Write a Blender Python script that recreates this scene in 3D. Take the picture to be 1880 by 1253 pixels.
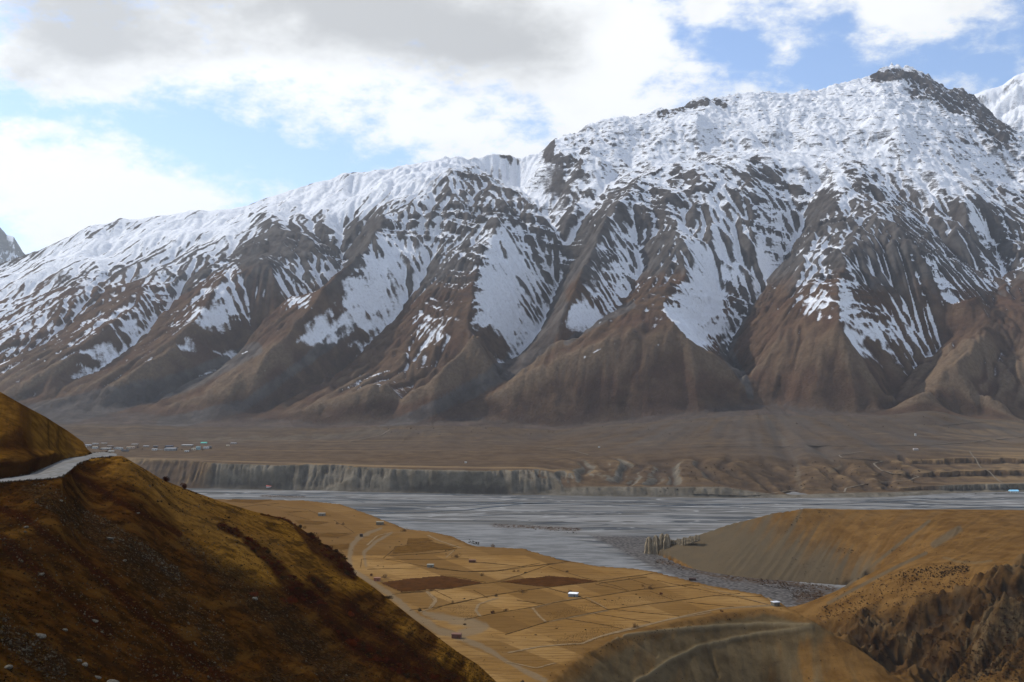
import bpy, bmesh, math, random, time
import numpy as np
T0 = time.time()
R = math.radians
random.seed(7)
F = 2016.0            # focal length in photograph pixels (photograph 1880 x 1253)
VH = 700.0            # photograph row of the eye-level horizon
ZR = -235.0           # height of the river bed below the eye (m)
scene = bpy.context.scene
for o in list(bpy.data.objects):
    bpy.data.objects.remove(o)

# ------------------------------------------------------------------ camera
cam_d = bpy.data.cameras.new("camera")
cam_d.sensor_width = 36.0
cam_d.lens = 36.0 * F / 1880.0
cam_d.shift_y = (VH - 626.5) / 1880.0
cam_d.clip_start = 1.0
cam_d.clip_end = 60000.0
cam = bpy.data.objects.new("camera", cam_d)
cam.location = (0, 0, 0)
cam.rotation_euler = (R(90), 0, 0)
scene.collection.objects.link(cam)
scene.camera = cam

# ------------------------------------------------------------------ world, sun, exposure
SUN_AZ, SUN_EL = -60.0, 43.0       # degrees left of the view direction, above the horizon
scene.view_settings.view_transform = 'Standard'
scene.view_settings.look = 'None'
scene.view_settings.exposure = 0.0
scene.view_settings.gamma = 1.0
scene.view_settings.use_curve_mapping = False
scene.render.engine = 'CYCLES'
scene.cycles.use_denoising = True

world = bpy.data.worlds.new("World")
scene.world = world
world.use_nodes = True
wn, wl = world.node_tree.nodes, world.node_tree.links
wn.clear()


def wnode(t, **k):
    n = wn.new(t)
    for a, b in k.items():
        if a.startswith('i_'):
            n.inputs[int(a[2:])].default_value = b
        else:
            setattr(n, a, b)
    return n


def wmath(op, a, b=None, c=None, clamp=False):
    n = wn.new('ShaderNodeMath'); n.operation = op; n.use_clamp = clamp
    for i, s in enumerate((a, b, c)):
        if s is None: continue
        if isinstance(s, (int, float)): n.inputs[i].default_value = s
        else: wl.new(s, n.inputs[i])
    return n.outputs[0]


def build_world():
    out = wnode('ShaderNodeOutputWorld'); bg = wnode('ShaderNodeBackground')
    sky = wnode('ShaderNodeTexSky')
    sky.sky_type = 'NISHITA'; sky.sun_disc = False
    sky.sun_elevation = R(SUN_EL); sky.sun_rotation = R(SUN_AZ)
    sky.altitude = 3000.0; sky.air_density = 1.3; sky.dust_density = 1.2; sky.ozone_density = 1.5
    tc = wnode('ShaderNodeTexCoord')
    sep = wnode('ShaderNodeSeparateXYZ'); wl.new(tc.outputs['Generated'], sep.inputs[0])
    az = wmath('ARCTAN2', sep.outputs[0], sep.outputs[1])
    el = wmath('ARCSINE', sep.outputs[2])
    comb = wnode('ShaderNodeCombineXYZ'); wl.new(az, comb.inputs[0]); wl.new(el, comb.inputs[1])
    # warp the direction a little so that the cloud masses get ragged outlines
    n1 = wnode('ShaderNodeTexNoise'); n1.inputs['Scale'].default_value = 7.0; n1.inputs['Detail'].default_value = 9.0
    n1.inputs['Roughness'].default_value = 0.62
    mp = wnode('ShaderNodeMapping'); mp.inputs['Scale'].default_value = (1.0, 1.0, 1.9)
    wl.new(tc.outputs['Generated'], mp.inputs[0]); wl.new(mp.outputs[0], n1.inputs[0])
    n2 = wnode('ShaderNodeTexNoise'); n2.inputs['Scale'].default_value = 2.6; n2.inputs['Detail'].default_value = 5.0
    wl.new(mp.outputs[0], n2.inputs[0])

    def blob(u, v, su, sv, rot=0.0):
        a, e = math.atan((u - 940) / F), math.atan((VH - v) / F)
        m = wnode('ShaderNodeMapping'); m.vector_type = 'TEXTURE'
        m.inputs['Location'].default_value = (a, e, 0)
        m.inputs['Rotation'].default_value = (0, 0, R(rot))
        m.inputs['Scale'].default_value = (su / F, sv / F, 1)
        wl.new(comb.outputs[0], m.inputs[0])
        g = wnode('ShaderNodeTexGradient'); g.gradient_type = 'QUADRATIC_SPHERE'
        wl.new(m.outputs[0], g.inputs[0])
        return g.outputs['Fac']
    # cloud cover: general field of broken cloud, plus the masses and the gaps of this sky
    base = wmath('MULTIPLY_ADD', n2.outputs[0], 1.3, -0.12)
    tot = base
    for (u, v, su, sv, rot, w) in CLOUDS:
        tot = wmath('MULTIPLY_ADD', blob(u, v, su, sv, rot), w, tot)
    det = wmath('MULTIPLY_ADD', n1.outputs[0], 2.0, -1.0)
    n3 = wnode('ShaderNodeTexNoise'); n3.inputs['Scale'].default_value = 26.0; n3.inputs['Detail'].default_value = 7.0; n3.inputs['Roughness'].default_value = 0.65
    wl.new(mp.outputs[0], n3.inputs[0]); det = wmath('ADD', det, wmath('MULTIPLY_ADD', n3.outputs[0], 1.4, -0.70))
    tot = wmath('ADD', tot, det)
    mr = wnode('ShaderNodeMapRange'); mr.interpolation_type = 'SMOOTHSTEP'
    mr.inputs['From Min'].default_value = 0.30; mr.inputs['From Max'].default_value = 0.95
    wl.new(tot, mr.inputs['Value'])
    cover = mr.outputs[0]
    # thick parts of the cloud are greyer underneath
    grey = wmath('MULTIPLY_ADD', n1.outputs[0], 1.7, -0.85)
    for (u, v, su, sv, rot, w) in GREYS:
        grey = wmath('MULTIPLY_ADD', blob(u, v, su, sv, rot), w, grey)
    gr = wnode('ShaderNodeMapRange'); gr.interpolation_type = 'SMOOTHSTEP'
    gr.inputs['From Min'].default_value = 0.0; gr.inputs['From Max'].default_value = 0.85
    wl.new(grey, gr.inputs['Value'])
    cc = wnode('ShaderNodeMix', data_type='RGBA')
    cc.inputs[6].default_value = (11.2, 11.3, 11.2, 1); cc.inputs[7].default_value = (5.9, 5.9, 5.85, 1)
    wl.new(gr.outputs[0], cc.inputs[0])
    skyc = wnode('ShaderNodeMix', data_type='RGBA', blend_type='MULTIPLY'); skyc.inputs[0].default_value = 1.0
    skyc.inputs[7].default_value = (1.68, 1.72, 1.88, 1)
    wl.new(sky.outputs[0], skyc.inputs[6])
    mx = wnode('ShaderNodeMix', data_type='RGBA')
    wl.new(cover, mx.inputs[0]); wl.new(skyc.outputs[2], mx.inputs[6]); wl.new(cc.outputs[2], mx.inputs[7])
    wl.new(mx.outputs[2], bg.inputs[0]); bg.inputs[1].default_value = 0.10
    wl.new(bg.outputs[0], out.inputs[0])


CLOUDS = [  # column, row, half width, half height, turn, weight   (sky directions written as photograph positions)
    (560, 60, 900, 260, 0, 0.75), (1080, 110, 330, 190, -10, 0.75), (760, 230, 480, 120, -8, 0.6),
    (100, 160, 340, 130, -5, 0.4), (150, 380, 420, 130, -12, 0.85), (90, 265, 90, 35, 0, 0.35),
    (1290, 30, 110, 60, 30, 0.5), (1440, 110, 80, 70, 40, 0.5), (1660, 50, 240, 120, 12, 0.75), (1150, 210, 260, 90, -8, 0.45),
    (380, 270, 260, 85, -14, -1.15), (560, 310, 170, 50, -14, -0.6), (90, 255, 190, 50, 0, -0.45),
    (1340, 90, 170, 75, -30, -0.8), (1545, 70, 90, 90, 30, -0.5), (1500, 150, 170, 50, 0, -0.65), (1250, 60, 60, 60, 0, -0.5),
    (1800, 130, 240, 120, 0, -0.2),
]
GREYS = [
    (640, 30, 700, 190, 0, 0.95), (900, 90, 400, 120, -6, 0.6), (160, 90, 360, 170, 0, 0.85), (30, 190, 150, 70, 0, 0.3),
    (170, 120, 90, 50, 0, 0.3), (700, 220, 160, 60, 0, 0.35), (540, 50, 110, 60, 30, -0.35), (1400, 60, 300, 200, 0, -0.2),
    (560, 190, 420, 60, -5, -0.4), (1180, 100, 160, 120, 0, -0.5),
]
build_world()

sun_d = bpy.data.lights.new("sun", 'SUN')
sun_d.energy = 4.2
sun_d.angle = R(0.5)
sun_d.color = (1.0, 0.95, 0.87)
sun = bpy.data.objects.new("sun", sun_d)
_d = (math.sin(R(SUN_AZ)) * math.cos(R(SUN_EL)), math.cos(R(SUN_AZ)) * math.cos(R(SUN_EL)), math.sin(R(SUN_EL)))
from mathutils import Vector
sun.rotation_euler = Vector(_d).to_track_quat('Z', 'Y').to_euler()
sun.location = (-800, 900, 1500)
scene.collection.objects.link(sun)

# ------------------------------------------------------------------ numeric helpers
rng = np.random.default_rng(11)
_perm = rng.permutation(4096).astype(np.int32)
_ang = rng.random(4096) * 2 * np.pi
_gx, _gy = np.cos(_ang), np.sin(_ang)


def perlin(x, y, seed=0):
    xi = np.floor(x).astype(np.int64); yi = np.floor(y).astype(np.int64)
    fx, fy = x - xi, y - yi
    u = fx * fx * fx * (fx * (fx * 6 - 15) + 10); v = fy * fy * fy * (fy * (fy * 6 - 15) + 10)

    def g(ix, iy, dx, dy):
        h = _perm[(ix + _perm[(iy + seed * 131) & 4095]) & 4095]
        return _gx[h] * dx + _gy[h] * dy
    a = g(xi, yi, fx, fy); b = g(xi + 1, yi, fx - 1, fy)
    c = g(xi, yi + 1, fx, fy - 1); d = g(xi + 1, yi + 1, fx - 1, fy - 1)
    return (a + (b - a) * u + (c + (d - c) * u - a - (b - a) * u) * v) * 1.5


def fbm(x, y, octv=5, seed=0, gain=0.5, lac=2.03, ridged=False):
    s = 0.0; amp = 1.0; tot = 0.0
    for k in range(octv):
        n = perlin(x, y, seed + k * 7)
        if ridged: n = 1 - 2 * np.abs(n)
        s = s + n * amp; tot += amp; amp *= gain
        x, y = x * lac + 3.1, y * lac + 1.7
    return s / tot


def sst(a, b, x):
    t = np.clip((x - a) / (b - a), 0, 1)
    return t * t * (3 - 2 * t)


def P(u, v, y):
    return ((u - 940) / F * y, y, (VH - v) / F * y)


def onz(u, v, z):
    return P(u, v, z * F / (VH - v))


def boxblur(a, r):
    for ax in (0, 1):
        c = np.cumsum(np.concatenate([np.repeat(np.take(a, [0], ax), r + 1, ax), a, np.repeat(np.take(a, [-1], ax), r, ax)], ax), ax)
        n = a.shape[ax]; w = 2 * r + 1
        a = (np.take(c, range(w, w + n), ax) - np.take(c, range(0, n), ax)) / w
    return a


def bilin(G, fx, fy):
    h, w = G.shape
    fx = np.clip(fx, 0, w - 1.001); fy = np.clip(fy, 0, h - 1.001)
    ix = fx.astype(int); iy = fy.astype(int); a = fx - ix; b = fy - iy
    return (G[iy, ix] * (1 - a) + G[iy, ix + 1] * a) * (1 - b) + (G[iy + 1, ix] * (1 - a) + G[iy + 1, ix + 1] * a) * b


def cubic(G, fx, fy):
    h, w = G.shape
    fx = np.clip(fx, 1, w - 2.001); fy = np.clip(fy, 1, h - 2.001)
    ix = fx.astype(int); iy = fy.astype(int); a = fx - ix; b = fy - iy

    def wts(t):
        return (((-0.5 * t + 1) * t - 0.5) * t, ((1.5 * t - 2.5) * t) * t + 1, ((-1.5 * t + 2) * t + 0.5) * t, (0.5 * t - 0.5) * t * t)
    wa, wb = wts(a), wts(b); s = 0
    for j in range(4):
        r = 0
        for i in range(4):
            r = r + wa[i] * G[np.clip(iy + j - 1, 0, h - 1), np.clip(ix + i - 1, 0, w - 1)]
        s = s + wb[j] * r
    return s


def polydist(U, V, pts):
    """distance in the (U,V) plane to a polyline, and the position 0..n-1 along it"""
    best = np.full(U.shape, 1e9); pos = np.zeros(U.shape)
    for k in range(len(pts) - 1):
        (x0, y0), (x1, y1) = pts[k][:2], pts[k + 1][:2]
        dx, dy = x1 - x0, y1 - y0
        t = np.clip(((U - x0) * dx + (V - y0) * dy) / (dx * dx + dy * dy + 1e-9), 0, 1)
        d = np.hypot(U - x0 - t * dx, V - y0 - t * dy)
        m = d < best
        best = np.where(m, d, best); pos = np.where(m, k + t, pos)
    return best, pos


def inpoly(U, V, pts):
    ins = np.zeros(U.shape, bool); n = len(pts)
    for k in range(n):
        (x0, y0), (x1, y1) = pts[k], pts[(k + 1) % n]
        if y0 == y1: continue
        c = ((y0 > V) != (y1 > V)) & (U < (x1 - x0) * (V - y0) / (y1 - y0) + x0)
        ins ^= c
    return ins


# ------------------------------------------------------------------ mesh helpers
def link(o, parent=None):
    scene.collection.objects.link(o)
    if parent is not None: o.parent = parent
    return o


def tag(o, label=None, cat=None, group=None, kind=None):
    for k, v in (('label', label), ('category', cat), ('group', group), ('kind', kind)):
        if v: o[k] = v
    return o


def grid_mesh(name, X, Y, Z, mat, attrs=None, kind='structure', keep=None, smooth=True):
    """X,Y,Z are (rows, cols) arrays; keep = per-quad mask"""
    h, w = X.shape
    co = np.stack([X, Y, Z], -1).reshape(-1, 3).astype(np.float32)
    idx = np.arange(h * w, dtype=np.int32).reshape(h, w)
    q = np.stack([idx[:-1, :-1], idx[:-1, 1:], idx[1:, 1:], idx[1:, :-1]], -1).reshape(-1, 4)
    if keep is not None: q = q[keep.ravel()]
    me = bpy.data.meshes.new(name)
    me.vertices.add(len(co)); me.vertices.foreach_set('co', co.ravel())
    me.loops.add(len(q) * 4); me.loops.foreach_set('vertex_index', q.ravel())
    me.polygons.add(len(q))
    me.polygons.foreach_set('loop_start', np.arange(0, len(q) * 4, 4, dtype=np.int32))
    me.polygons.foreach_set('use_smooth', np.full(len(q), smooth))
    me.update(calc_edges=True)
    for k, a in (attrs or {}).items():
        at = me.attributes.new(k, 'FLOAT', 'POINT'); at.data.foreach_set('value', np.asarray(a, np.float32).ravel())
    me.materials.append(mat)
    o = bpy.data.objects.new(name, me); link(o)
    if kind: o['kind'] = kind
    return o


# ------------------------------------------------------------------ materials
class NT:
    def __init__(s, name, rough=0.95, spec=0.15):
        s.m = bpy.data.materials.new(name); s.m.use_nodes = True
        s.n = s.m.node_tree.nodes; s.l = s.m.node_tree.links
        s.b = s.n['Principled BSDF']; s.b.inputs['Roughness'].default_value = rough
        s.b.inputs['Specular IOR Level'].default_value = spec if spec > 0.18 else 0.0
        s.tc = s.n.new('ShaderNodeTexCoord')

    def put(s, sock, v):
        if isinstance(v, (int, float)): sock.default_value = v
        elif isinstance(v, tuple): sock.default_value = v if len(v) == len(sock.default_value) else v + (1,)
        else: s.l.new(v, sock)

    def attr(s, name):
        a = s.n.new('ShaderNodeAttribute'); a.attribute_name = name; return a.outputs['Fac']

    def math(s, op, a, b=0.0, c=0.0, clamp=False):
        n = s.n.new('ShaderNodeMath'); n.operation = op; n.use_clamp = clamp
        s.put(n.inputs[0], a); s.put(n.inputs[1], b); s.put(n.inputs[2], c); return n.outputs[0]

    def mix(s, f, a, b, mode='MIX'):
        n = s.n.new('ShaderNodeMix'); n.data_type = 'RGBA'; n.blend_type = mode
        s.put(n.inputs[0], f); s.put(n.inputs[6], a); s.put(n.inputs[7], b); return n.outputs[2]

    def map(s, scale=(1, 1, 1), rot=(0, 0, 0), loc=(0, 0, 0), src='Object'):
        n = s.n.new('ShaderNodeMapping'); s.l.new(s.tc.outputs[src], n.inputs[0])
        n.inputs['Scale'].default_value = scale; n.inputs['Rotation'].default_value = rot; n.inputs['Location'].default_value = loc
        return n.outputs[0]

    def noise(s, scale, detail=5, rough=0.55, vec=None, dist=0.0):
        n = s.n.new('ShaderNodeTexNoise'); n.inputs['Scale'].default_value = scale; n.inputs['Detail'].default_value = detail
        n.inputs['Roughness'].default_value = rough; n.inputs['Distortion'].default_value = dist
        s.l.new(vec if vec is not None else s.tc.outputs['Object'], n.inputs['Vector']); return n.outputs[0]

    def voro(s, scale, vec=None, feature='F1', out='Distance'):
        n = s.n.new('ShaderNodeTexVoronoi'); n.inputs['Scale'].default_value = scale; n.feature = feature
        s.l.new(vec if vec is not None else s.tc.outputs['Object'], n.inputs['Vector']); return n.outputs[out]

    def ramp(s, v, a, b, lo=0.0, hi=1.0, smooth=True):
        n = s.n.new('ShaderNodeMapRange'); n.interpolation_type = 'SMOOTHSTEP' if smooth else 'LINEAR'
        s.put(n.inputs['Value'], v); n.inputs['From Min'].default_value = a; n.inputs['From Max'].default_value = b
        n.inputs['To Min'].default_value = lo; n.inputs['To Max'].default_value = hi; return n.outputs[0]

    def bump(s, h, strength, dist, normal=None):
        n = s.n.new('ShaderNodeBump'); n.inputs['Strength'].default_value = strength; n.inputs['Distance'].default_value = dist
        s.l.new(h, n.inputs['Height'])
        if normal is not None: s.l.new(normal, n.inputs['Normal'])
        s.l.new(n.outputs[0], s.b.inputs['Normal']); return n.outputs[0]

    def base(s, c): s.put(s.b.inputs['Base Color'], c)


def flat_mat(name, col, rough=0.9, var=0.25, scale=1.5, spec=0.15, metallic=0.0):
    t = NT(name, rough, spec)
    f = t.noise(scale, 4)
    g = t.ramp(f, 0.3, 0.7, 1 - var, 1 + var)
    c = t.mix(1.0, tuple(col) + (1,), g, 'MULTIPLY')
    t.base(c); t.b.inputs['Metallic'].default_value = metallic
    return t.m


# ================================================================== MOUNTAIN RANGE
CREST = [(-260, 560), (-100, 520), (0, 487), (50, 462), (100, 441), (160, 431), (185, 416), (250, 408), (330, 400), (440, 380), (520, 358),
         (600, 330), (655, 311), (672, 313), (690, 320), (760, 313), (820, 295), (850, 302), (880, 295), (905, 287), (937, 278), (946, 299),
         (975, 283), (1004, 276), (1008, 253), (1060, 244), (1080, 233), (1130, 228), (1170, 222), (1230, 205), (1290, 184), (1330, 187),
         (1390, 178), (1450, 183), (1520, 166), (1600, 151), (1612, 141), (1640, 134), (1674, 135), (1684, 158), (1715, 148), (1740, 168),
         (1760, 180), (1785, 176), (1805, 200), (1832, 238), (1880, 262), (1960, 310), (2150, 380)]
BASE = [(-260, 760), (0, 765), (200, 778), (450, 792), (900, 794), (1100, 796), (1240, 790), (1400, 785), (1500, 772), (1640, 770), (1880, 778), (2150, 780)]
cu, cv = np.array(CREST, float).T; bu, bv = np.array(BASE, float).T
DC_U = np.array([-260, 0, 400, 660, 900, 1000, 1300, 1640, 2150.]); DC_D = np.array([5000, 5000, 5100, 5250, 5500, 5500, 5900, 6300, 6200.])
DB = 3250.0


def D0(u, v, p=0.0):
    vb = np.interp(u, bu, bv); vc = np.interp(u, cu, cv); dc = np.interp(u, DC_U, DC_D)
    zb = (VH - vb) / F * DB; zc = (VH - vc) / F * dc
    m = (zc - zb) / (dc - DB); s = (VH - v) / F
    return (zb - m * DB) / (s - m) - p


RIDGES = [  # column, row, metres in front of (+) or behind (-) the mean face
    [(862, 319, 330), (800, 350, 330), (740, 390, 320), (692, 401, 320), (655, 470, 340), (600, 535, 350), (560, 585, 340), (515, 632, 300), (460, 690, 200), (300, 740, 60)],
    [(862, 319, 330), (900, 345, 330), (950, 365, 320), (985, 395, 260), (1010, 425, 60)],
    [(930, 400, 330), (905, 440, 360), (885, 510, 400), (878, 590, 400), (890, 650, 300), (900, 690, 60)],
    [(885, 560, 390), (830, 620, 380), (800, 672, 340), (710, 680, 260), (625, 720, 180), (470, 782, 20)],
    [(535, 398, 120), (480, 440, 230), (425, 500, 270), (385, 560, 270), (330, 625, 220), (230, 690, 120), (60, 745, 30)],
    [(535, 398, 120), (560, 430, 130), (600, 480, 60)],
    [(440, 395, 20), (330, 470, 130), (240, 545, 190), (150, 610, 190), (60, 690, 120), (-60, 740, 20)],
    [(300, 520, 120), (200, 600, 220), (90, 680, 160)],
    [(480, 480, 260), (520, 540, 250), (440, 640, 160)],
    [(160, 470, 50), (60, 540, 110), (-40, 600, 120), (-200, 690, 40)],
    [(1183, 335, 260), (1140, 380, 320), (1095, 430, 330), (1060, 500, 350), (1045, 560, 340), (1010, 625, 300), (930, 700, 160), (840, 752, 40)],
    [(1183, 335, 260), (1232, 316, 240), (1290, 311, 220), (1340, 330, 200), (1386, 297, 190), (1405, 322, 170), (1427, 300, 150), (1450, 345, 120), (1500, 330, 110), (1540, 305, 160)],
    [(1230, 320, 240), (1245, 420, 250), (1225, 500, 260), (1160, 560, 300), (1075, 600, 300)],
    [(1300, 315, 220), (1305, 420, 220), (1250, 520, 330), (1215, 570, 400), (1120, 630, 380), (1000, 680, 260), (860, 740, 120), (740, 785, 20)],
    [(1215, 570, 400), (1260, 620, 380), (1320, 655, 260), (1362, 702, 120)],
    [(1260, 620, 380), (1180, 690, 250), (1120, 740, 110), (1080, 788, 5)],
    [(1260, 630, 360), (1280, 700, 220), (1250, 760, 10)],
    [(1386, 297, 190), (1380, 380, 170), (1385, 450, 120)],
    [(1540, 305, 160), (1510, 400, 230), (1470, 480, 280), (1440, 560, 280), (1400, 640, 180), (1375, 700, 60)],
    [(1540, 305, 160), (1590, 350, 230), (1640, 430, 300), (1700, 480, 320), (1760, 530, 300), (1800, 545, 220)],
    [(1590, 350, 230), (1570, 450, 330), (1540, 540, 400), (1545, 600, 420), (1600, 640, 360), (1640, 700, 160)],
    [(1540, 590, 420), (1490, 680, 230), (1440, 745, 20)],
    [(1560, 620, 400), (1560, 700, 190), (1550, 762, 10)],
    [(1600, 151, 40), (1650, 250, 60), (1720, 330, 110), (1790, 350, 130), (1770, 410, 160), (1840, 470, 100)],
    [(1700, 230, 60), (1790, 300, 90), (1880, 370, 110), (2000, 450, 100)],
    [(1900, 560, 200), (1820, 600, 210), (1750, 662, 260), (1685, 700, 220), (1622, 768, 30)],
    [(1750, 662, 260), (1810, 680, 280), (1850, 730, 160), (1860, 775, 30)],
    [(1900, 600, 240), (1980, 690, 220), (1960, 770, 30)],
    [(1740, 670, 260), (1720, 730, 110), (1720, 772, 5)],
    [(1060, 380, 20), (1035, 415, 60), (1030, 450, 30)],
    [(1010, 256, 60), (1010, 300, 60), (1080, 330, 40), (1150, 300, 20)],
    [(1290, 200, 30), (1280, 250, 60)],
]
GULLIES = [
    [(930, 320, -230), (955, 350, -200), (1000, 400, -200), (1020, 440, -190), (1035, 490, -170), (1010, 560, -150), (985, 620, -120), (935, 672, -90), (860, 718, -60), (770, 762, -30), (690, 796, 0)],
    [(820, 430, 120), (770, 520, 60), (715, 590, -20), (640, 665, -40), (500, 745, -20), (420, 790, 0)],
    [(625, 440, -60), (640, 480, -60), (590, 570, -80), (500, 620, -90), (400, 680, -70), (250, 745, -40), (120, 775, 0)],
    [(330, 540, 30), (250, 630, 20), (150, 690, 20), (40, 740, 0)],
    [(220, 520, 30), (100, 620, 20), (-60, 690, 0)],
    [(1160, 420, 100), (1180, 500, 60), (1120, 590, 100), (1040, 650, 120), (940, 715, 60)],
    [(1500, 350, 20), (1455, 440, -60), (1410, 520, -90), (1350, 600, -100), (1332, 645, -100), (1372, 705, -80), (1378, 726, -60)],
    [(1290, 460, 60), (1330, 560, -10), (1335, 640, -90)],
    [(1820, 430, -20), (1850, 500, 0), (1800, 570, -20), (1750, 612, -40), (1690, 665, -50), (1640, 730, -40), (1618, 775, 0)],
    [(1700, 350, -40), (1760, 430, -20), (1820, 480, -10)],
    [(1270, 290, -60), (1330, 300, -90), (1380, 290, -90), (1470, 300, -40)],
    [(1610, 380, 60), (1680, 420, 100), (1760, 480, 120)],
    [(1180, 225, -20), (1160, 290, -60), (1110, 360, -60), (1060, 430, -80), (1035, 480, -160)],
    [(1350, 200, -20), (1330, 260, -70), (1300, 295, -90)],
    [(1850, 640, 120), (1800, 760, 30)],
    [(600, 340, -30), (620, 400, -60), (630, 450, -70)],
    [(1700, 700, 150), (1760, 745, 60)],
]


def densify(pts, n=14):
    pts = np.array(pts, float); out = []
    for a, b in zip(pts[:-1], pts[1:]):
        for k in range(n): out.append(a + (b - a) * k / n)
    out.append(pts[-1]); return np.array(out)


GX0, GX1, GY0, GY1 = -3650.0, 3900.0, 2700.0, 7300.0


def solve_heights():
    pts = []
    def addw(x, y, z): pts.append(np.stack([x, y, z], -1))
    for L in RIDGES + GULLIES:
        q = densify(L, 24); d = D0(q[:, 0], q[:, 1], q[:, 2])
        addw((q[:, 0] - 940) / F * d, d, (VH - q[:, 1]) / F * d)
    q = densify(CREST, 16); d = D0(q[:, 0], q[:, 1])
    cx, cy, cz = (q[:, 0] - 940) / F * d, d, (VH - q[:, 1]) / F * d
    addw(cx, cy, cz)
    for k, (dy, dz) in enumerate(((420, 230), (900, 520), (1500, 800))):
        addw(cx * (cy + dy) / cy, cy + dy, cz - dz)
    u = np.linspace(-260, 2150, 500)
    for (dd, vv) in ((DB, None), (2700, None), (2950, None)):
        z = np.interp(u, TERU, TERZ) + (dd - 2450) * 0.035
        addw((u - 940) / F * dd, np.full_like(u, dd), z)
    pts = np.concatenate(pts)
    H = None
    for res in (96.0, 48.0, 24.0, 12.0):
        w = int((GX1 - GX0) / res) + 1; h = int((GY1 - GY0) / res) + 1
        ix = np.round((pts[:, 0] - GX0) / res).astype(int); iy = np.round((pts[:, 1] - GY0) / res).astype(int)
        ok = (ix >= 0) & (ix < w) & (iy >= 0) & (iy < h)
        s = np.zeros((h, w)); c = np.zeros((h, w))
        np.add.at(s, (iy[ok], ix[ok]), pts[ok, 2]); np.add.at(c, (iy[ok], ix[ok]), 1)
        fix = c > 0; val = s / np.maximum(c, 1)
        if H is None:
            yy = np.linspace(GY0, GY1, h)[:, None]; H = np.interp(yy, [2700, 3250, 5600, 7300], [-160, -140, 1000, 200]) * np.ones((1, w))
        else:
            gy, gx = np.mgrid[0:h, 0:w]
            H = bilin(H, gx / 2.0, gy / 2.0)
        H[fix] = val[fix]
        n = {96: 400, 48: 160, 24: 90, 12: 50}[int(res)]
        for k in range(n):
            Pd = np.pad(H, 1, mode='edge')
            A = (Pd[:-2, 1:-1] + Pd[2:, 1:-1] + Pd[1:-1, :-2] + Pd[1:-1, 2:]) * 0.25
            H = np.where(fix, val, A)
    return H


def erode(H, dx, its, K, m=0.45, talus=None, mask=None, seed=0):
    h, w = H.shape; N = h * w
    r = np.random.default_rng(seed)
    offs = [(-1, -1), (-1, 0), (-1, 1), (0, -1), (0, 1), (1, -1), (1, 0), (1, 1)]
    A = None
    for it in range(its):
        Pd = np.pad(H, 1, mode='edge'); best = np.zeros((h, w)); rec = np.arange(N).reshape(h, w)
        idx = np.pad(np.arange(N).reshape(h, w), 1, mode='edge')
        for (a, b) in offs:
            L = math.hypot(a, b) * dx
            s = (H - Pd[1 + a:1 + a + h, 1 + b:1 + b + w]) / L
            s = s * (1 + 0.25 * (r.random((h, w)) - 0.5))
            mk = s > best
            best = np.where(mk, s, best); rec = np.where(mk, idx[1 + a:1 + a + h, 1 + b:1 + b + w], rec)
        flat = H.ravel(); rc = rec.ravel(); order = np.argsort(flat, kind='stable')
        ol = order.tolist(); rl = rc.tolist(); Al = [1.0] * N
        for i in reversed(ol):
            j = rl[i]
            if j != i: Al[j] += Al[i]
        A = np.array(Al)
        dist = np.where((np.abs(rc - np.arange(N)) == 1) | (np.abs(rc - np.arange(N)) == w), dx, dx * 1.414)
        Fk = K * (A * dx * dx) ** m / dist
        if mask is not None: Fk = Fk * mask.ravel()
        Fl = Fk.tolist(); hl = flat.tolist()
        for i in ol:
            j = rl[i]
            if j != i:
                f = Fl[i]; hj = hl[j]
                if hj < hl[i]: hl[i] = (hl[i] + f * hj) / (1 + f)
        H = np.array(hl).reshape(h, w)
        if talus:
            for k in range(3):
                for ax in (0, 1):
                    d = np.diff(H, axis=ax); ex = np.sign(d) * np.maximum(np.abs(d) - talus * dx, 0) * 0.25
                    if ax == 0: H[:-1] += ex; H[1:] -= ex
                    else: H[:, :-1] += ex; H[:, 1:] -= ex
    return H, A.reshape(h, w)


# terrace on the far side of the river: height along the columns
TERU = np.array([-260, 250, 700, 1100, 1400, 1640, 1880, 2150.])
TERZ = np.array([-176, -180, -184, -184, -176, -172, -176, -176.])
FAN = [(1378, 722, 3620.0)]


def mountain_heights():
    H = solve_heights()
    h, w = H.shape; res = 12.0
    gy, gx = np.mgrid[0:h, 0:w]; X = GX0 + gx * res; Y = GY0 + gy * res
    U = X / Y * F + 940
    up = sst(3250, 3700, Y)
    lowm = sst(160, -60, H); Hb = boxblur(boxblur(H, 6), 6); H = H * (1 - 0.35 * lowm) + Hb * 0.35 * lowm
    # break the planar facets before erosion
    rough = sst(-20, 560, H)
    wx = X + 60 * fbm(X / 300, Y / 300, 3, 13); wy = Y + 60 * fbm(X / 300, Y / 300, 3, 17)
    H = H + up * (fbm(X / 520, Y / 520, 5, 3) * 60 + fbm(wx / 260, wy / 260, 5, 9, ridged=True, gain=0.55) * 42) * (0.10 + 0.90 * rough)
    mask = up * (0.30 + 0.70 * sst(40, 520, H))
    H, A = erode(H, res, 14, 0.060, 0.42, talus=1.25, mask=mask, seed=3)
    global MRES
    MRES = 8.0
    w2 = int((GX1 - GX0) / MRES) + 1; h2 = int((GY1 - GY0) / MRES) + 1
    gy, gx = np.mgrid[0:h2, 0:w2]; X = GX0 + gx * MRES; Y = GY0 + gy * MRES
    H = cubic(H, gx * MRES / res, gy * MRES / res); mask = bilin(mask, gx * MRES / res, gy * MRES / res)
    H = H + mask * (fbm(X / 90, Y / 90, 4, 19, ridged=True, gain=0.6) * 10 + fbm(X / 26, Y / 26, 2, 23) * 2.5)
    H, A = erode(H, MRES, 6, 0.15, 0.34, talus=1.4, mask=mask, seed=5)
    return H, A


if True:
    t = time.time()
    MH, MA = mountain_heights()
    print('mountain base', time.time() - t)


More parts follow.
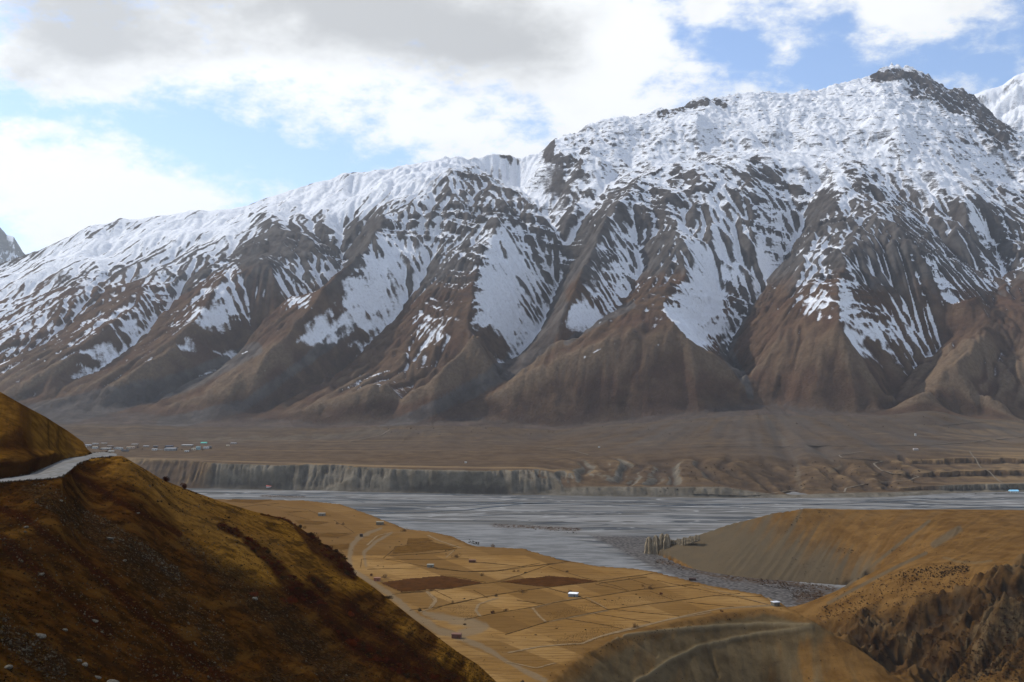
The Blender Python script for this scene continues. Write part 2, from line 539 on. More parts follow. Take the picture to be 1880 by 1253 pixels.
def fan_height(X, Y):
    """alluvial fan spreading from the mouth of the gorge, and a flatter one from the central chute"""
    z = np.full(X.shape, -1e4)
    for (u, v, d, sl, z0) in ((1378, 724, 3560.0, 0.135, None), (800, 738, 3640.0, 0.125, None), (500, 740, 3680., 0.115, None), (270, 726, 3800., 0.115, None), (60, 738, 3780., 0.11, None), (1620, 752, 3480., 0.11, None)):
        x0, y0, zz = P(u, v, d)
        r = np.hypot(X - x0, Y - y0)
        z = np.maximum(z, zz - sl * r + 6 * fbm(np.arctan2(Y - y0, X - x0) * 9, r / 900, 3, 5) * sst(60, 400, r))
    return z


def fan_tone(X, Y, U):
    x0, y0, _ = P(1378, 724, 3560.0); a = np.arctan2(X - x0, y0 - Y); r = np.hypot(X - x0, Y - y0)
    return np.clip(0.62 + 0.75 * fbm(a * 14, r / 600, 4, 133) + 0.3 * fbm(X / 60, Y / 60, 3, 134), 0, 1) * np.interp(U, [900, 1150], [0.75, 1.0])


def sample_mountain(X, Y):
    fx = (X - GX0) / MRES; fy = (Y - GY0) / MRES
    return cubic(MH, fx, fy), bilin(MA, fx, fy)


SNOWMAP = {
 140: "9"*47, 180: "9"*47, 220: "9"*47,
 260: "9999999999999999999999999877888888888888888878 8".replace(' ', '')[:47],
 300: "99999999999999999999989998787888778898878888888",
 340: "99999999999999999999546997786544573568847888888",
 380: "99999999999999999655553288753345676676357486634",
 420: "77788999999621462137757546422334676662332245336",
 460: "77888887643111121587337733312433574644411135225",
 500: "77766544334215633773237842114432787545222153563",
 540: "65432223255256315642137841124215872126611215211",
 580: "54223322364200336413326621640057740114322545300",
 620: "32325321421005542005400340000115310002333341000",
 660: "21133121111010000012000100011010000000001110010",
 700: "11000100000000001110000000000000000000000000000",
 740: "0"*47, 1300: "0"*47}
_rows = sorted(SNOWMAP)
SM = np.array([[int(c) for c in (SNOWMAP[r] + '8' * 47)[:47]] for r in _rows], float) / 9.0


def snow_cov(U, V):
    fy = np.interp(V, _rows, np.arange(len(_rows))); fx = (U - 20) / 40.0
    return bilin(SM, fx, fy)


def build_mountain():
    global MO
    t = time.time()
    NU = 1050
    u = np.linspace(-190, 2070, NU)
    y = np.concatenate([np.arange(3150, 3500, 10.0), np.arange(3500, 6450, 6.6), np.arange(6450, 7250, 28.0)])
    U, Y = np.meshgrid(u, y); X = (U - 940) / F * Y
    Z, A = sample_mountain(X, Y)
    zb = Z.copy()
    hi = sst(-60, 350, Z); up = sst(3150, 3450, Y)
    Vz = VH - Z / Y * F; calm = 0.75 * sst(760, 640, U) * sst(150, 60, Vz - np.interp(U, cu, cv))     # smooth snowfields along the left half of the crest
    Z = Z * (1 - 0.8 * calm) + boxblur(boxblur(Z, 5), 5) * 0.8 * calm
    # strata: hard beds stand out as small cliffs in the upper, rocky half
    dip = Z + 0.10 * X + 110 * fbm(X / 700, Y / 700, 4, 41)
    ph = dip / 26.0; fr = ph - np.floor(ph)
    step = (sst(0.25, 0.6, fr) - fr) * 26.0
    cl = sst(0.02, 0.34, fbm(X / 330, Y / 330, 4, 51)) * sst(100, 380, Z) * (1 - calm)
    ph2 = dip / 64.0; fr2 = ph2 - np.floor(ph2)
    Z = Z + (step * 0.55 + (sst(0.3, 0.55, fr2) - fr2) * 64 * 0.34) * cl
    Z = Z + up * (fbm(X / 60, Y / 60, 4, 61, ridged=True, gain=0.6) * 4.5 * (0.25 + 0.75 * hi) * (1 - 0.8 * calm) + fbm(X / 16, Y / 16, 2, 71) * 1.6 * hi * (1 - 0.8 * calm))
    lowz = up * sst(420, 60, Z) * sst(-150, -60, Z)
    wq = 0.8 * fbm(X / 260, Y / 260, 4, 64); sa, sb = 0.85 * X - 0.52 * Y, 0.52 * X + 0.85 * Y     # rills run down and to the left
    rl = 1 - sst(0.0, 0.5, np.abs(perlin(sa / 78 + wq, sb / 430 + wq, 63))); rl2 = 1 - sst(0.0, 0.5, np.abs(perlin(sa / 30 + wq * 2, sb / 170 - wq, 67)))
    Z = Z - lowz * (13 * rl + 5 * rl2) + lowz * fbm(X / 20, Y / 20, 3, 69, gain=0.6) * 1.5
    face = sst(960, 1060, U) * sst(0.52, 0.70, (VH - Vz) / np.maximum(VH - np.interp(U, cu, cv), 1)) * up      # the high right-hand face: planes of snow, angular ribs of rock
    Z = Z * (1 - 0.75 * face) + boxblur(boxblur(Z, 4), 4) * 0.75 * face
    rib = np.abs(perlin((X - 0.5 * Y) / 150 + fbm(X / 120, Y / 120, 3, 74), (0.5 * X + Y) / 210, 73)); rib2 = np.abs(perlin((X + 0.8 * Y) / 60 + wq, (Y - 0.8 * X) / 90, 75))
    Z = Z + face * (26 * (0.5 - np.minimum(rib, 0.5)) + 12 * (0.4 - np.minimum(rib2, 0.4)) + 3.0 * fbm(X / 24, Y / 24, 3, 76, ridged=True))
    crag = sst(0.80, 0.93, (VH - (VH - Z / Y * F) - 0) / np.maximum(VH - np.interp(U, cu, cv), 1)) * hi
    Z = Z + crag * (fbm(X / 42, Y / 42, 3, 77, ridged=True) * 12 * sst(900, 1150, U) + fbm(X / 85, Y / 85, 2, 78, ridged=True) * 26 * sst(1580, 1640, U))
    fz = fan_height(X, Y)
    # smooth union with the fans
    k = 42.0; dd = np.clip(0.5 + 0.5 * (fz - Z) / k, 0, 1)
    fanm = dd
    Z = Z * (1 - dd) + fz * dd + k * dd * (1 - dd)
    V = VH - Z / Y * F
    # attributes ----------------------------------------------------------
    gy_ = np.gradient(Z, axis=0) / np.gradient(Y, axis=0)
    gx_ = np.gradient(Z, axis=1) / np.gradient(X, axis=1)
    gl = np.hypot(gx_, gy_); slope = np.arctan(gl)
    asp = (-gx_ * 0.72 + -gy_ * 0.69) / (gl + 0.05)          # faces that look right and towards the eye keep snow
    curv = boxblur(Z, 5) - Z
    cs = curv / (np.std(curv) + 1e-6)
    rank = (1.1 * asp + 0.38 * np.clip(cs, -2.5, 2.5) - 0.55 * sst(0.75, 1.15, slope) * 1.3
            + 0.30 * fbm(X / 140, Y / 140, 5, 81, gain=0.6) + 0.15 * fbm(X / 25, Y / 25, 3, 85, gain=0.6))
    rank = rank + 0.40 * fbm(sa / 20, sb / 150, 4, 86, gain=0.6) + 0.25 * fbm(X / 60, Y / 60, 4, 89, gain=0.65) - face * (0.9 * sst(0.72, 1.0, slope) + 0.5 * sst(0.25, 0.05, rib) * 0.6)
    rank = rank - 0.75 * boxblur(rank, 36)
    cov = snow_cov(U, V)
    # thin snow strips lying along ridge crests low on the mountain
    rank = rank + 0.22 * cl * (sst(0.62, 0.74, fr) * sst(1.0, 0.86, fr) * 2 - 0.4)
    srt = np.sort(rank.ravel()[::7]); q = np.searchsorted(srt, rank.ravel()) / len(srt)
    q = q.reshape(Z.shape)                               # 0..1, high = keeps snow
    stp = fbm((X * 0.5 + Y * 0.87) / 300, (X * 0.87 - Y * 0.5) / 34, 4, 88)
    cov = np.where(cov > 0.6, 0.6 + (cov - 0.6) * 1.12, np.clip(cov * 1.32, 0, 0.60)) + 0.02 * face - calm * 0.42 * sst(-0.05, 0.35, stp)
    for L, wd, k_ in (([(1606, 142), (1640, 137), (1678, 140)], 10, 0.65), ([(1688, 160), (1715, 158), (1750, 182), (1790, 190), (1815, 222), (1840, 250)], 24, 0.5), ([(1215, 210), (1260, 196), (1300, 187), (1330, 190)], 8, 0.5), ([(1008, 256), (1012, 290), (1060, 300)], 12, 0.45), ([(925, 285), (938, 290), (945, 300)], 9, 0.3), ([(165, 432), (250, 412)], 8, 0.25), ([(1385, 300), (1390, 318), (1430, 318)], 14, 0.55)):
        d, pos = polydist(U, V, L); cov = cov * (1 - k_ * sst(1.3, 0.4, d / wd + 0.4 * fbm(X / 60, Y / 60, 3, 87)))
    snow = (q - (1 - cov)) * 3.2 + 0.5
    snow = np.where(cov > 0.03, snow, -1.0)
    SN = np.full(Z.shape, -1.0)
    for L, wd in (([(623, 719), (660, 700), (708, 682), (716, 681)], 2.2), ([(745, 680), (800, 671)], 1.8), ([(1073, 656), (1105, 640), (1138, 627)], 2.0),
                  ([(440, 652), (455, 645)], 2), ([(1198, 640), (1215, 630), (1225, 628)], 3), ([(478, 686), (492, 678)], 2), ([(0, 670), (18, 662)], 2)):
        d, pos = polydist(U, V, L); SN = np.maximum(SN, (wd - d) / wd * 1.4 - 0.5 + 0.9 * fbm(X / 40, Y / 40, 3, 92))
    snow = np.maximum(snow, SN)
    grey = sst(180, 560, Z) * 0.95 + 0.45 * fbm(X / 260, Y / 260, 4, 91) + 0.25 * sst(0.7, 1.1, slope)
    for L, wd in (([(1000, 470), (1005, 560), (990, 620), (940, 672), (860, 718), (770, 762), (690, 796)], (34, 40, 30, 22, 18, 14, 12)),
                  ([(1390, 520), (1345, 600), (1332, 645), (1372, 705), (1378, 730)], (18, 20, 14, 8, 7)),
                  ([(640, 600), (560, 665), (450, 745), (300, 780)], (14, 12, 12, 16)), ([(470, 640), (330, 705), (180, 740), (60, 770)], (14, 22, 28, 30)),
                  ([(1160, 560), (1080, 600), (1040, 630)], (8, 9, 6))):
        d, pos = polydist(U, V, L); ww = np.interp(pos, range(len(wd)), wd)
        grey = np.maximum(grey, sst(1.25, 0.75, d / ww + 0.25 * fbm(X / 90, Y / 90, 3, 95)) * 0.72)
    grey = np.maximum(grey, 0.0)
    grey = np.where((fanm > 0.5), np.maximum(grey, 0.55), grey)
    cb = boxblur(Z, 26) - Z; cb = cb / (np.std(cb) + 1e-6)
    tan = sst(360, -20, Z) * (0.42 + 0.28 * np.clip(-cs, -2, 2) + 0.18 * np.clip(-cb, -1.5, 1.5)) + 0.45 * fbm(X / 340, Y / 340, 4, 97)
    tan = tan * (1 - fanm) + sst(1560, 1720, U) * 0.55 * sst(260, 60, Z) * (1 - 0.6 * np.clip(cs, 0, 1))  # second term lightens the right foothills: sunlight put into the colour
    dark = 0.5 + 0.5 * fbm(X / 210, Y / 210, 5, 99, gain=0.6) + 0.18 * np.clip(cs, -2, 2)
    grid_mesh("mountain_range", X, Y, Z, mountain_material(), dict(snow=snow, grey=grey, tan=tan, dark=dark, fan=fanm * fan_tone(X, Y, U), cliff=np.maximum(cl, 0.75 * face)))
    MO = (u, y, Z)
    print('mountain mesh', time.time() - t)


def mountain_material():
    t = NT("mountain_rock_and_snow", 0.95, 0.1)
    n1 = t.noise(0.02, 8, 0.62); n2 = t.noise(0.09, 5, 0.6)
    strat = t.noise(0.055, 4, 0.6, t.map((0.12, 0.12, 1.6)))
    brown = t.mix(t.ramp(n1, 0.35, 0.68), (0.066, 0.040, 0.027), (0.128, 0.082, 0.052))
    tan = t.mix(t.ramp(n2, 0.35, 0.65), (0.128, 0.090, 0.060), (0.185, 0.134, 0.088))
    grey = t.mix(t.ramp(n1, 0.35, 0.65), (0.060, 0.055, 0.052), (0.120, 0.114, 0.109))
    c = t.mix(t.ramp(t.noise(0.008, 5, 0.6), 0.45, 0.62, 0, 0.6), brown, (0.098, 0.055, 0.038, 1))
    c = t.mix(t.ramp(t.attr('tan'), 0.30, 1.0, 0, 0.75), c, tan)
    c = t.mix(t.ramp(t.math('ADD', t.attr('grey'), t.math('MULTIPLY_ADD', n2, 0.3, -0.15)), 0.35, 0.85, 0, 0.85), c, grey)
    c = t.mix(t.ramp(t.attr('dark'), 0.45, 0.95, 0, 0.45), c, (0.03, 0.022, 0.019, 1))
    c = t.mix(t.math('MULTIPLY', t.ramp(strat, 0.42, 0.6, 0, 0.6), t.attr('cliff')), c, (0.055, 0.048, 0.046, 1))
    ln = t.noise(0.075, 5, 0.7, t.map((0.22, 0.22, 1.7), (0.12, -0.10, 0)), 0.8)
    sn = t.math('ADD', t.attr('snow'), t.math('MULTIPLY_ADD', t.noise(0.06, 6, 0.75), 1.3, -0.65))
    sn = t.math('SUBTRACT', sn, t.math('MULTIPLY', t.ramp(ln, 0.53, 0.60), t.math('MULTIPLY_ADD', t.attr('cliff'), 1.0, 0.12)))
    sf = t.math('MULTIPLY', t.ramp(sn, 0.12, 0.80), t.ramp(t.noise(0.11, 7, 0.8), 0.30, 0.52, 0.62, 1.0))
    fine = t.noise(0.16, 8, 0.78)
    c = t.mix(t.ramp(fine, 0.52, 0.68, 0, 0.55), c, (0.022, 0.017, 0.014, 1))
    c = t.mix(t.ramp(fine, 0.46, 0.34, 0, 0.40), c, (0.17, 0.14, 0.11, 1))
    c = t.mix(t.math('MULTIPLY', t.attr('fan'), 0.75), c, t.mix(t.noise(0.03, 6, 0.65), (0.050, 0.042, 0.037), (0.105, 0.092, 0.082)))
    c = t.mix(sf, c, (0.80, 0.82, 0.86, 1))
    t.base(c)
    t.b.inputs['Roughness'].default_value = 0.85
    h = t.math('ADD', t.math('MULTIPLY', t.noise(0.035, 8, 0.68), 1.0), t.math('MULTIPLY', strat, t.math('MULTIPLY', t.attr('cliff'), 0.5)))
    h = t.math('ADD', h, t.math('MULTIPLY', fine, 0.35)); t.bump(h, 0.75, 16.0)
    return t.m


build_mountain()


def membrane(pts, box, ress, fills=(), init=None):
    """height field through crease points (x, y, z); fills = [(polygon, z)] fixed areas; coarse to fine"""
    x0, x1, y0, y1 = box; H = None
    for res in ress:
        w = int((x1 - x0) / res) + 1; h = int((y1 - y0) / res) + 1
        gy, gx = np.mgrid[0:h, 0:w]
        ix = np.round((pts[:, 0] - x0) / res).astype(int); iy = np.round((pts[:, 1] - y0) / res).astype(int)
        ok = (ix >= 0) & (ix < w) & (iy >= 0) & (iy < h)
        s = np.zeros((h, w)); c = np.zeros((h, w))
        np.add.at(s, (iy[ok], ix[ok]), pts[ok, 2]); np.add.at(c, (iy[ok], ix[ok]), 1)
        fix = c > 0; val = s / np.maximum(c, 1)
        for poly, z in fills:
            m = inpoly(x0 + gx * res, y0 + gy * res, poly); fix = fix | m; val = np.where(m, z, val)
        if H is None: H = np.full((h, w), float(np.mean(pts[:, 2])))
        else: H = bilin(H, gx / 2.0, gy / 2.0)
        H[fix] = val[fix]
        for k in range(300 if res == ress[0] else 100):
            Pd = np.pad(H, 1, mode='edge')
            H = np.where(fix, val, (Pd[:-2, 1:-1] + Pd[2:, 1:-1] + Pd[1:-1, :-2] + Pd[1:-1, 2:]) * 0.25)
    return H


# ================================================================== FAR TERRACE AND BLUFFS
SHU = np.array([-260, 340, 700, 1000, 1200, 1380, 1520, 1630, 1750, 1880, 2150.])
SHY = np.array([2440, 2405, 2311, 2256, 2224, 2203, 2206, 2220, 2300, 2333, 2350.])


def build_far_terrace():
    global FT
    t = time.time()
    u = MO[0]
    s = np.concatenate([np.arange(-24, 0, 6.0), np.arange(0, 150, 2.2), np.arange(150, 480, 5.0)])
    ys = np.interp(u, SHU, SHY)
    Y1 = ys[None, :] + s[:, None]
    n2 = 70; k = (np.arange(1, n2 + 1) / n2)[:, None]
    Y2 = Y1[-1][None, :] * (1 - k) + 3150.0 * k
    Y = np.concatenate([Y1, Y2]); U = np.repeat(u[None, :], len(Y), 0); X = (U - 940) / F * Y
    S = Y - ys[None, :]
    top = np.interp(U, TERU, TERZ) + (Y - 2450) * 0.035
    W = np.interp(U, [230, 400, 900, 1050, 1250, 1400, 2000], [120, 95, 90, 130, 300, 400, 420])
    fl = fbm(X / 52, S / 260, 4, 101, ridged=True, gain=0.6)
    big = fbm(X / 170, S / 400, 2, 107, ridged=True)
    wgt = np.interp(U, [230, 400, 950, 1100, 1300], [0.45, 1.0, 1.0, 0.7, 0.45])
    se = S + (fl * 34 + big * 40 + fbm(X / 300, S / 300, 2, 103) * 70) * wgt * sst(0, 30, S) + fbm(X / 13, S / 170, 3, 104, ridged=True) * 7 * wgt * sst(4, 24, S) - 14
    q = np.clip(se / W, 0, 1)
    prof = np.where(q < 0.3, q * 0.75, 0.225 + (q - 0.3) * (0.775 / 0.62)); prof = np.clip(prof, 0, 1)
    # right-hand stretch: low bluff, then gullied brown slopes up to the road
    bl = np.clip((S + fbm(X / 24, S / 90, 4, 109, ridged=True) * 12 * sst(0, 16, S)) / 30, 0, 1)
    roll = sst(20, 330, S + fbm(X / 95, S / 160, 3, 111, ridged=True) * 50 * sst(30, 120, S) * sst(420, 300, S))
    right = 0.38 * bl * np.interp(U, [1000, 1330, 1420, 1880], [1, 1, 0.25, 0.6]) + 0.62 * roll
    right = right * np.interp(U, [1330, 1420, 1700, 1880], [1, 0.93, 0.95, 1.0]) 
    wr = sst(960, 1120, U)
    prof = prof * (1 - wr) + np.clip(right, 0, 1.0) * wr
    bw_ = np.abs(perlin(X / 88 + 0.5 * fbm(X / 160, S / 160, 2, 127), S / 620 + 3, 125)); bv_ = 1 - sst(0.0, 0.42, bw_)
    Z = ZR - 1.0 + (top - ZR + 1.0) * prof
    gul = bv_ * sst(40, 110, S) * sst(430, 250, S) * sst(980, 1150, U) * (1 - 0.6 * sst(1600, 1750, U))
    Z = np.maximum(Z - 11 * gul, ZR)
    Z = Z + fbm(X / 18, Y / 18, 3, 113) * 0.9 * sst(10, 60, S) * (prof < 0.995) + fbm(X / 120, Y / 120, 4, 115) * 2.2 * sst(60, 300, S)
    # stepped river terraces on the far right
    rt = sst(1560, 1760, U)
    st = np.round((Z - ZR) / 19.0) * 19.0 + ZR
    Z = Z * (1 - rt * 0.6) + (st * 0.9 + Z * 0.1) * rt * 0.6
    Z = np.where(S < 0, ZR - 1.5, Z)
    fz = fan_height(X, Y); kk = 22.0; dd = np.clip(0.5 + 0.5 * (fz - Z) / kk, 0, 1) * sst(300, 420, S)
    Z = Z * (1 - dd) + fz * dd + kk * dd * (1 - dd)
    # stream cut crossing the terrace below the fan
    for L, wd, dp in (([P(1395, 760, 3300)[:2], P(1430, 790, 2950)[:2], P(1440, 820, 2700)[:2], P(1465, 862, 2420)[:2], P(1470, 905, 2230)[:2]], 26, 9),
                      ([P(1500, 820, 2700)[:2], P(1545, 850, 2480)[:2], P(1520, 880, 2330)[:2]], 20, 7)):
        d, _ = polydist(X, Y, L); Z = Z - dp * np.exp(-(d / wd) ** 2) * sst(20, 80, S)
    w = sst(2950, 3150, Y)
    Z = Z * (1 - w) + MO[2][0][None, :] * w
    V = VH - Z / Y * F
    gz = np.gradient(Z, axis=1) / np.gradient(X, axis=1)
    steep = sst(0.15, 0.6, np.hypot(gz, np.gradient(Z, axis=0) / np.gradient(Y, axis=0)))
    bluff = sst(330, 440, U + 30 * fbm(X / 90, Y / 60, 3, 117)) * sst(1420, 1150, U + 60 * fbm(X / 90, Y / 60, 3, 116)) * steep
    low = sst(60, 20, S) * sst(300, 430, U)
    grey = np.maximum(bluff, low * 0.8)
    fanr = dd * fan_tone(X, Y, U)
    for L, wd in (([(1372, 722), (1400, 760), (1428, 795), (1445, 818)], 8), ([(1450, 826), (1462, 850), (1470, 900)], 7), ([(1480, 820), (1545, 855), (1520, 870)], 4), ([(700, 790), (620, 800), (500, 805), (350, 808)], 7)):
        d, _ = polydist(U, V, L); grey = np.maximum(grey, 0.5 * sst(1.5, 0.3, d / wd + 1.1 * fbm(X / 30, Y / 60, 4, 119)))
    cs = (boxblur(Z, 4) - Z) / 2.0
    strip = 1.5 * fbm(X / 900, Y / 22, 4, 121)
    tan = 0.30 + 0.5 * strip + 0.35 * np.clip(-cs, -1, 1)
    tan = tan + 0.75 * np.exp(-((S - W * 0.98) / 16) ** 2) * sst(1150, 1050, U) * sst(180, 260, U) + sst(1640, 1860, U) * 0.5 * (1 - sst(0.2, 0.5, steep))  # last term lightens the right-hand plain: sunlight put into the colour
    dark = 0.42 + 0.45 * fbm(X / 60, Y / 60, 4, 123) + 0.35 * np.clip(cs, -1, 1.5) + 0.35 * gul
    tan = tan - 0.25 * gul
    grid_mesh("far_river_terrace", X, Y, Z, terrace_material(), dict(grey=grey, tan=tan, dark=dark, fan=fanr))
    FT = (u, Y, V, Z)
    print('far terrace', time.time() - t)


def terrace_material():
    t = NT("dry_terrace_earth", 0.97, 0.08)
    n1 = t.noise(0.03, 7, 0.62); n2 = t.noise(0.14, 5, 0.6)
    fld = t.noise(0.02, 3, 0.5, t.map((0.22, 2.2, 1)))
    brown = t.mix(t.ramp(n1, 0.35, 0.68), (0.060, 0.038, 0.022), (0.100, 0.066, 0.038))
    tan = t.mix(n2, (0.15, 0.10, 0.052), (0.22, 0.15, 0.08))
    grey = t.mix(t.ramp(n1, 0.35, 0.65), (0.088, 0.075, 0.056), (0.150, 0.132, 0.102))
    c = t.mix(t.ramp(t.attr('tan'), 0.3, 1.05, 0, 0.9), brown, tan)
    c = t.mix(t.ramp(fld, 0.50, 0.60, 0, 0.55), c, (0.09, 0.062, 0.042, 1))
    c = t.mix(t.ramp(t.math('ADD', t.attr('grey'), t.math('MULTIPLY_ADD', n2, 0.3, -0.15)), 0.3, 0.8, 0, 0.9), c, grey)
    c = t.mix(t.math('MULTIPLY', t.attr('fan'), 0.8), c, t.mix(t.noise(0.03, 6, 0.65, t.map((1, 0.5, 1))), (0.048, 0.040, 0.035), (0.10, 0.087, 0.077)))
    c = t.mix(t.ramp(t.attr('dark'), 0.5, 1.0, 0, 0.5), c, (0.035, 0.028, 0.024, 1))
    fine = t.noise(0.3, 7, 0.75); c = t.mix(t.ramp(fine, 0.52, 0.7, 0, 0.5), c, (0.03, 0.022, 0.016, 1))
    t.base(c); t.bump(t.noise(0.12, 6, 0.65), 0.5, 3.0)
    return t.m


build_far_terrace()


def col_hit(tab, u, v):
    """first point of a polar grid met by the ray of (u, v)"""
    us, Y, V, Z = tab; j = int(np.clip(np.searchsorted(us, u), 0, len(us) - 1))
    i = int(np.argmax(V[:, j] <= v))
    return ((u - 940) / F * Y[i, j], Y[i, j], Z[i, j])


# ================================================================== RIVER BED AND WATER
def build_river():
    y = np.concatenate([np.arange(700, 1500, 8.0), np.arange(1500, 2480, 6.0)])
    u = np.linspace(-260, 2150, 420); U, Y = np.meshgrid(u, y); X = (U - 940) / F * Y
    Z = ZR + 0.25 * fbm(X / 120, Y / 40, 4, 131)
    V = VH + 235.0 / Y * F
    # band of the tributary: fine pale silt, then a rough gravel fan beside it
    silt = [(560, 925), (700, 950), (860, 962), (980, 962), (1060, 985), (1130, 1012), (1210, 1050), (1260, 1070), (1180, 1060), (1040, 1040), (860, 1005), (700, 960)]
    d, _ = polydist(U, V, silt + silt[:1]); sm = np.where(inpoly(U, V, silt), sst(0, 9, d), 0.0)
    rub = [(1065, 978), (1200, 982), (1300, 1000), (1400, 1050), (1500, 1075), (1540, 1110), (1440, 1130), (1300, 1085), (1200, 1048), (1130, 1012)]
    d, _ = polydist(U, V, rub + rub[:1]); rm = np.where(inpoly(U, V, rub), sst(0, 8, d), 0.0)
    bush = np.zeros_like(U)
    for L, wd in (([(905, 965), (975, 968), (1065, 973)], 4), ([(1330, 1060), (1420, 1068), (1530, 1082)], 7), ([(480, 911), (560, 912)], 2.5), ([(1470, 1098), (1510, 1095)], 14), ([(1210, 1030), (1330, 1062)], 4)):
        dd, _ = polydist(U, V, L); bush = np.maximum(bush, sst(1.2, 0.4, dd / wd + 0.5 * fbm(X / 14, Y / 30, 3, 137)))
    t = NT("river_bed_silt", 0.95, 0.0)
    a = t.noise(0.012, 6, 0.66, t.map((0.22, 2.2, 1), (0, 0, R(2)), (3, 1, 0)), 0.6)
    b = t.noise(0.05, 6, 0.65, t.map((0.25, 2.0, 1)))
    c = t.mix(t.ramp(a, 0.42, 0.58), (0.088, 0.085, 0.080), (0.195, 0.192, 0.185))
    c = t.mix(t.ramp(b, 0.44, 0.6, 0, 0.55), c, (0.10, 0.092, 0.082, 1))
    c = t.mix(t.ramp(t.noise(0.03, 5, 0.6, t.map((0.12, 2.4, 1), (0, 0, R(-2)), (9, 4, 0))), 0.66, 0.74, 0, 0.8), c, (0.30, 0.30, 0.29, 1))
    dk = t.ramp(t.noise(0.018, 4, 0.55, t.map((0.12, 2.0, 1), (0, 0, R(1)), (1, 8, 0))), 0.58, 0.64, 0, 0.75)
    c = t.mix(dk, c, (0.04, 0.046, 0.054, 1))
    for sc_, sd_, col_, am_ in ((0.0045, 2.0, (0.035, 0.040, 0.046, 1), 0.8), (0.008, 7.0, (0.27, 0.265, 0.255, 1), 0.7), (0.006, 13.0, (0.05, 0.055, 0.06, 1), 0.7)):
        rv_ = t.math('ABSOLUTE', t.math('SUBTRACT', t.noise(sc_, 3, 0.5, t.map((0.32, 1.5, 1), (0, 0, 0), (sd_, sd_ * 2, 0)), 1.4), 0.5))
        c = t.mix(t.ramp(rv_, 0.018, 0.004, 0, am_), c, col_)
    s1 = t.mix(t.ramp(t.noise(0.05, 6, 0.7, t.map((0.5, 1.6, 1), (0, 0, R(-35)))), 0.4, 0.6), (0.11, 0.11, 0.108), (0.18, 0.18, 0.178))
    c = t.mix(t.math('MULTIPLY', t.attr('silt'), 0.85), c, s1)
    cell = t.voro(0.22, t.map((1, 0.8, 1)))
    r1 = t.mix(t.ramp(cell, 0.2, 0.7), (0.125, 0.115, 0.105), (0.035, 0.030, 0.027))
    r1 = t.mix(t.ramp(t.noise(0.08, 5, 0.7), 0.4, 0.6, 0, 0.7), r1, (0.075, 0.066, 0.060, 1))
    c = t.mix(t.math('MULTIPLY', t.attr('rubble'), 0.9), c, r1)
    c = t.mix(t.math('MULTIPLY', t.attr('bush'), t.ramp(t.noise(0.25, 3, 0.6), 0.4, 0.55)), c, (0.055, 0.034, 0.02, 1))
    t.base(c); t.bump(t.noise(0.2, 6, 0.7), 0.4, 1.0)
    grid_mesh("river_bed", X, Y, Z, t.m, dict(silt=sm, rubble=rm, bush=bush))
    RB['t'] = (u, Y, V, Z)
    # braided channels: thin sheets of water
    w = NT("river_water", 0.28, 0.5); w.base((0.025, 0.04, 0.055, 1)); w.bump(w.noise(0.3, 3), 0.3, 0.3)
    bm = bmesh.new()
    for L, wd in CHANNELS:
        q = densify([(a_, b_, 0) for a_, b_ in L], 10)
        if not len(q): continue
        pp = np.array([onz(a_, b_, ZR + 0.4) for a_, b_, _ in q])
        pp[:, 0] += 0; pp[:, 1] += 10 * perlin(pp[:, 0] / 60, pp[:, 1] * 0, 5)
        tg = np.gradient(pp, axis=0); tg /= np.linalg.norm(tg, axis=1)[:, None]
        nn = np.stack([-tg[:, 1], tg[:, 0]], 1)
        ww = 1.35 * wd * (0.45 + 0.6 * np.abs(perlin(pp[:, 0] / 90, pp[:, 1] * 0 + wd, 8))) * np.sin(np.linspace(0.08, 3.06, len(pp))) ** 0.5
        prev = None
        for k in range(len(pp)):
            a1 = bm.verts.new((pp[k, 0] + nn[k, 0] * ww[k], pp[k, 1] + nn[k, 1] * ww[k], pp[k, 2]))
            b1 = bm.verts.new((pp[k, 0] - nn[k, 0] * ww[k], pp[k, 1] - nn[k, 1] * ww[k], pp[k, 2]))
            if prev: bm.faces.new((prev[0], prev[1], b1, a1))
            prev = (a1, b1)
    bm.normal_update()
    me = bpy.data.meshes.new("river_water"); bm.to_mesh(me); bm.free(); me.materials.append(w.m)
    for p in me.polygons:
        if p.normal.z < 0: p.flip()
    o = bpy.data.objects.new("river_water", me); link(o); o['kind'] = 'structure'


RB = {}
CHANNELS = [
    ([(560, 913), (720, 920), (900, 923), (1080, 926), (1200, 930), (1290, 927), (1420, 924), (1600, 929), (1760, 934), (1960, 930)], 7),
    ([(640, 945), (760, 941), (860, 936), (960, 925), (1040, 921)], 6),
    ([(700, 926), (800, 930), (900, 926), (960, 921)], 5),
    ([(1100, 922), (1200, 923), (1330, 929), (1420, 931)], 6),
    ([(380, 903), (520, 909), (640, 912)], 5),
    ([(1560, 920), (1700, 926), (1880, 931), (2000, 932)], 8),
    ([(1005, 1022), (1030, 1027), (1060, 1034)], 2.5),
    ([(620, 935), (680, 938), (730, 942)], 5),
    ([(1450, 926), (1560, 924), (1680, 919), (1800, 915)], 5),
    ([(820, 950), (940, 945), (1060, 946), (1180, 940)], 2.0),
]
build_river()

# ================================================================== FIELD TERRACE, MESA AND CANYON
ZT = -185.0
TERR_EDGE = [(380, 917.5), (440, 918), (560, 921), (625, 927), (660, 940), (700, 955), (745, 973), (790, 978), (830, 986), (868, 1003), (960, 1008), (1030, 1028),
             (1100, 1040), (1180, 1046), (1240, 1060), (1300, 1075), (1395, 1092), (1432, 1108), (1472, 1130), (1400, 1119), (1310, 1129), (1220, 1147), (1150, 1166),
             (1085, 1195), (1030, 1235), (985, 1290), (930, 1420)]


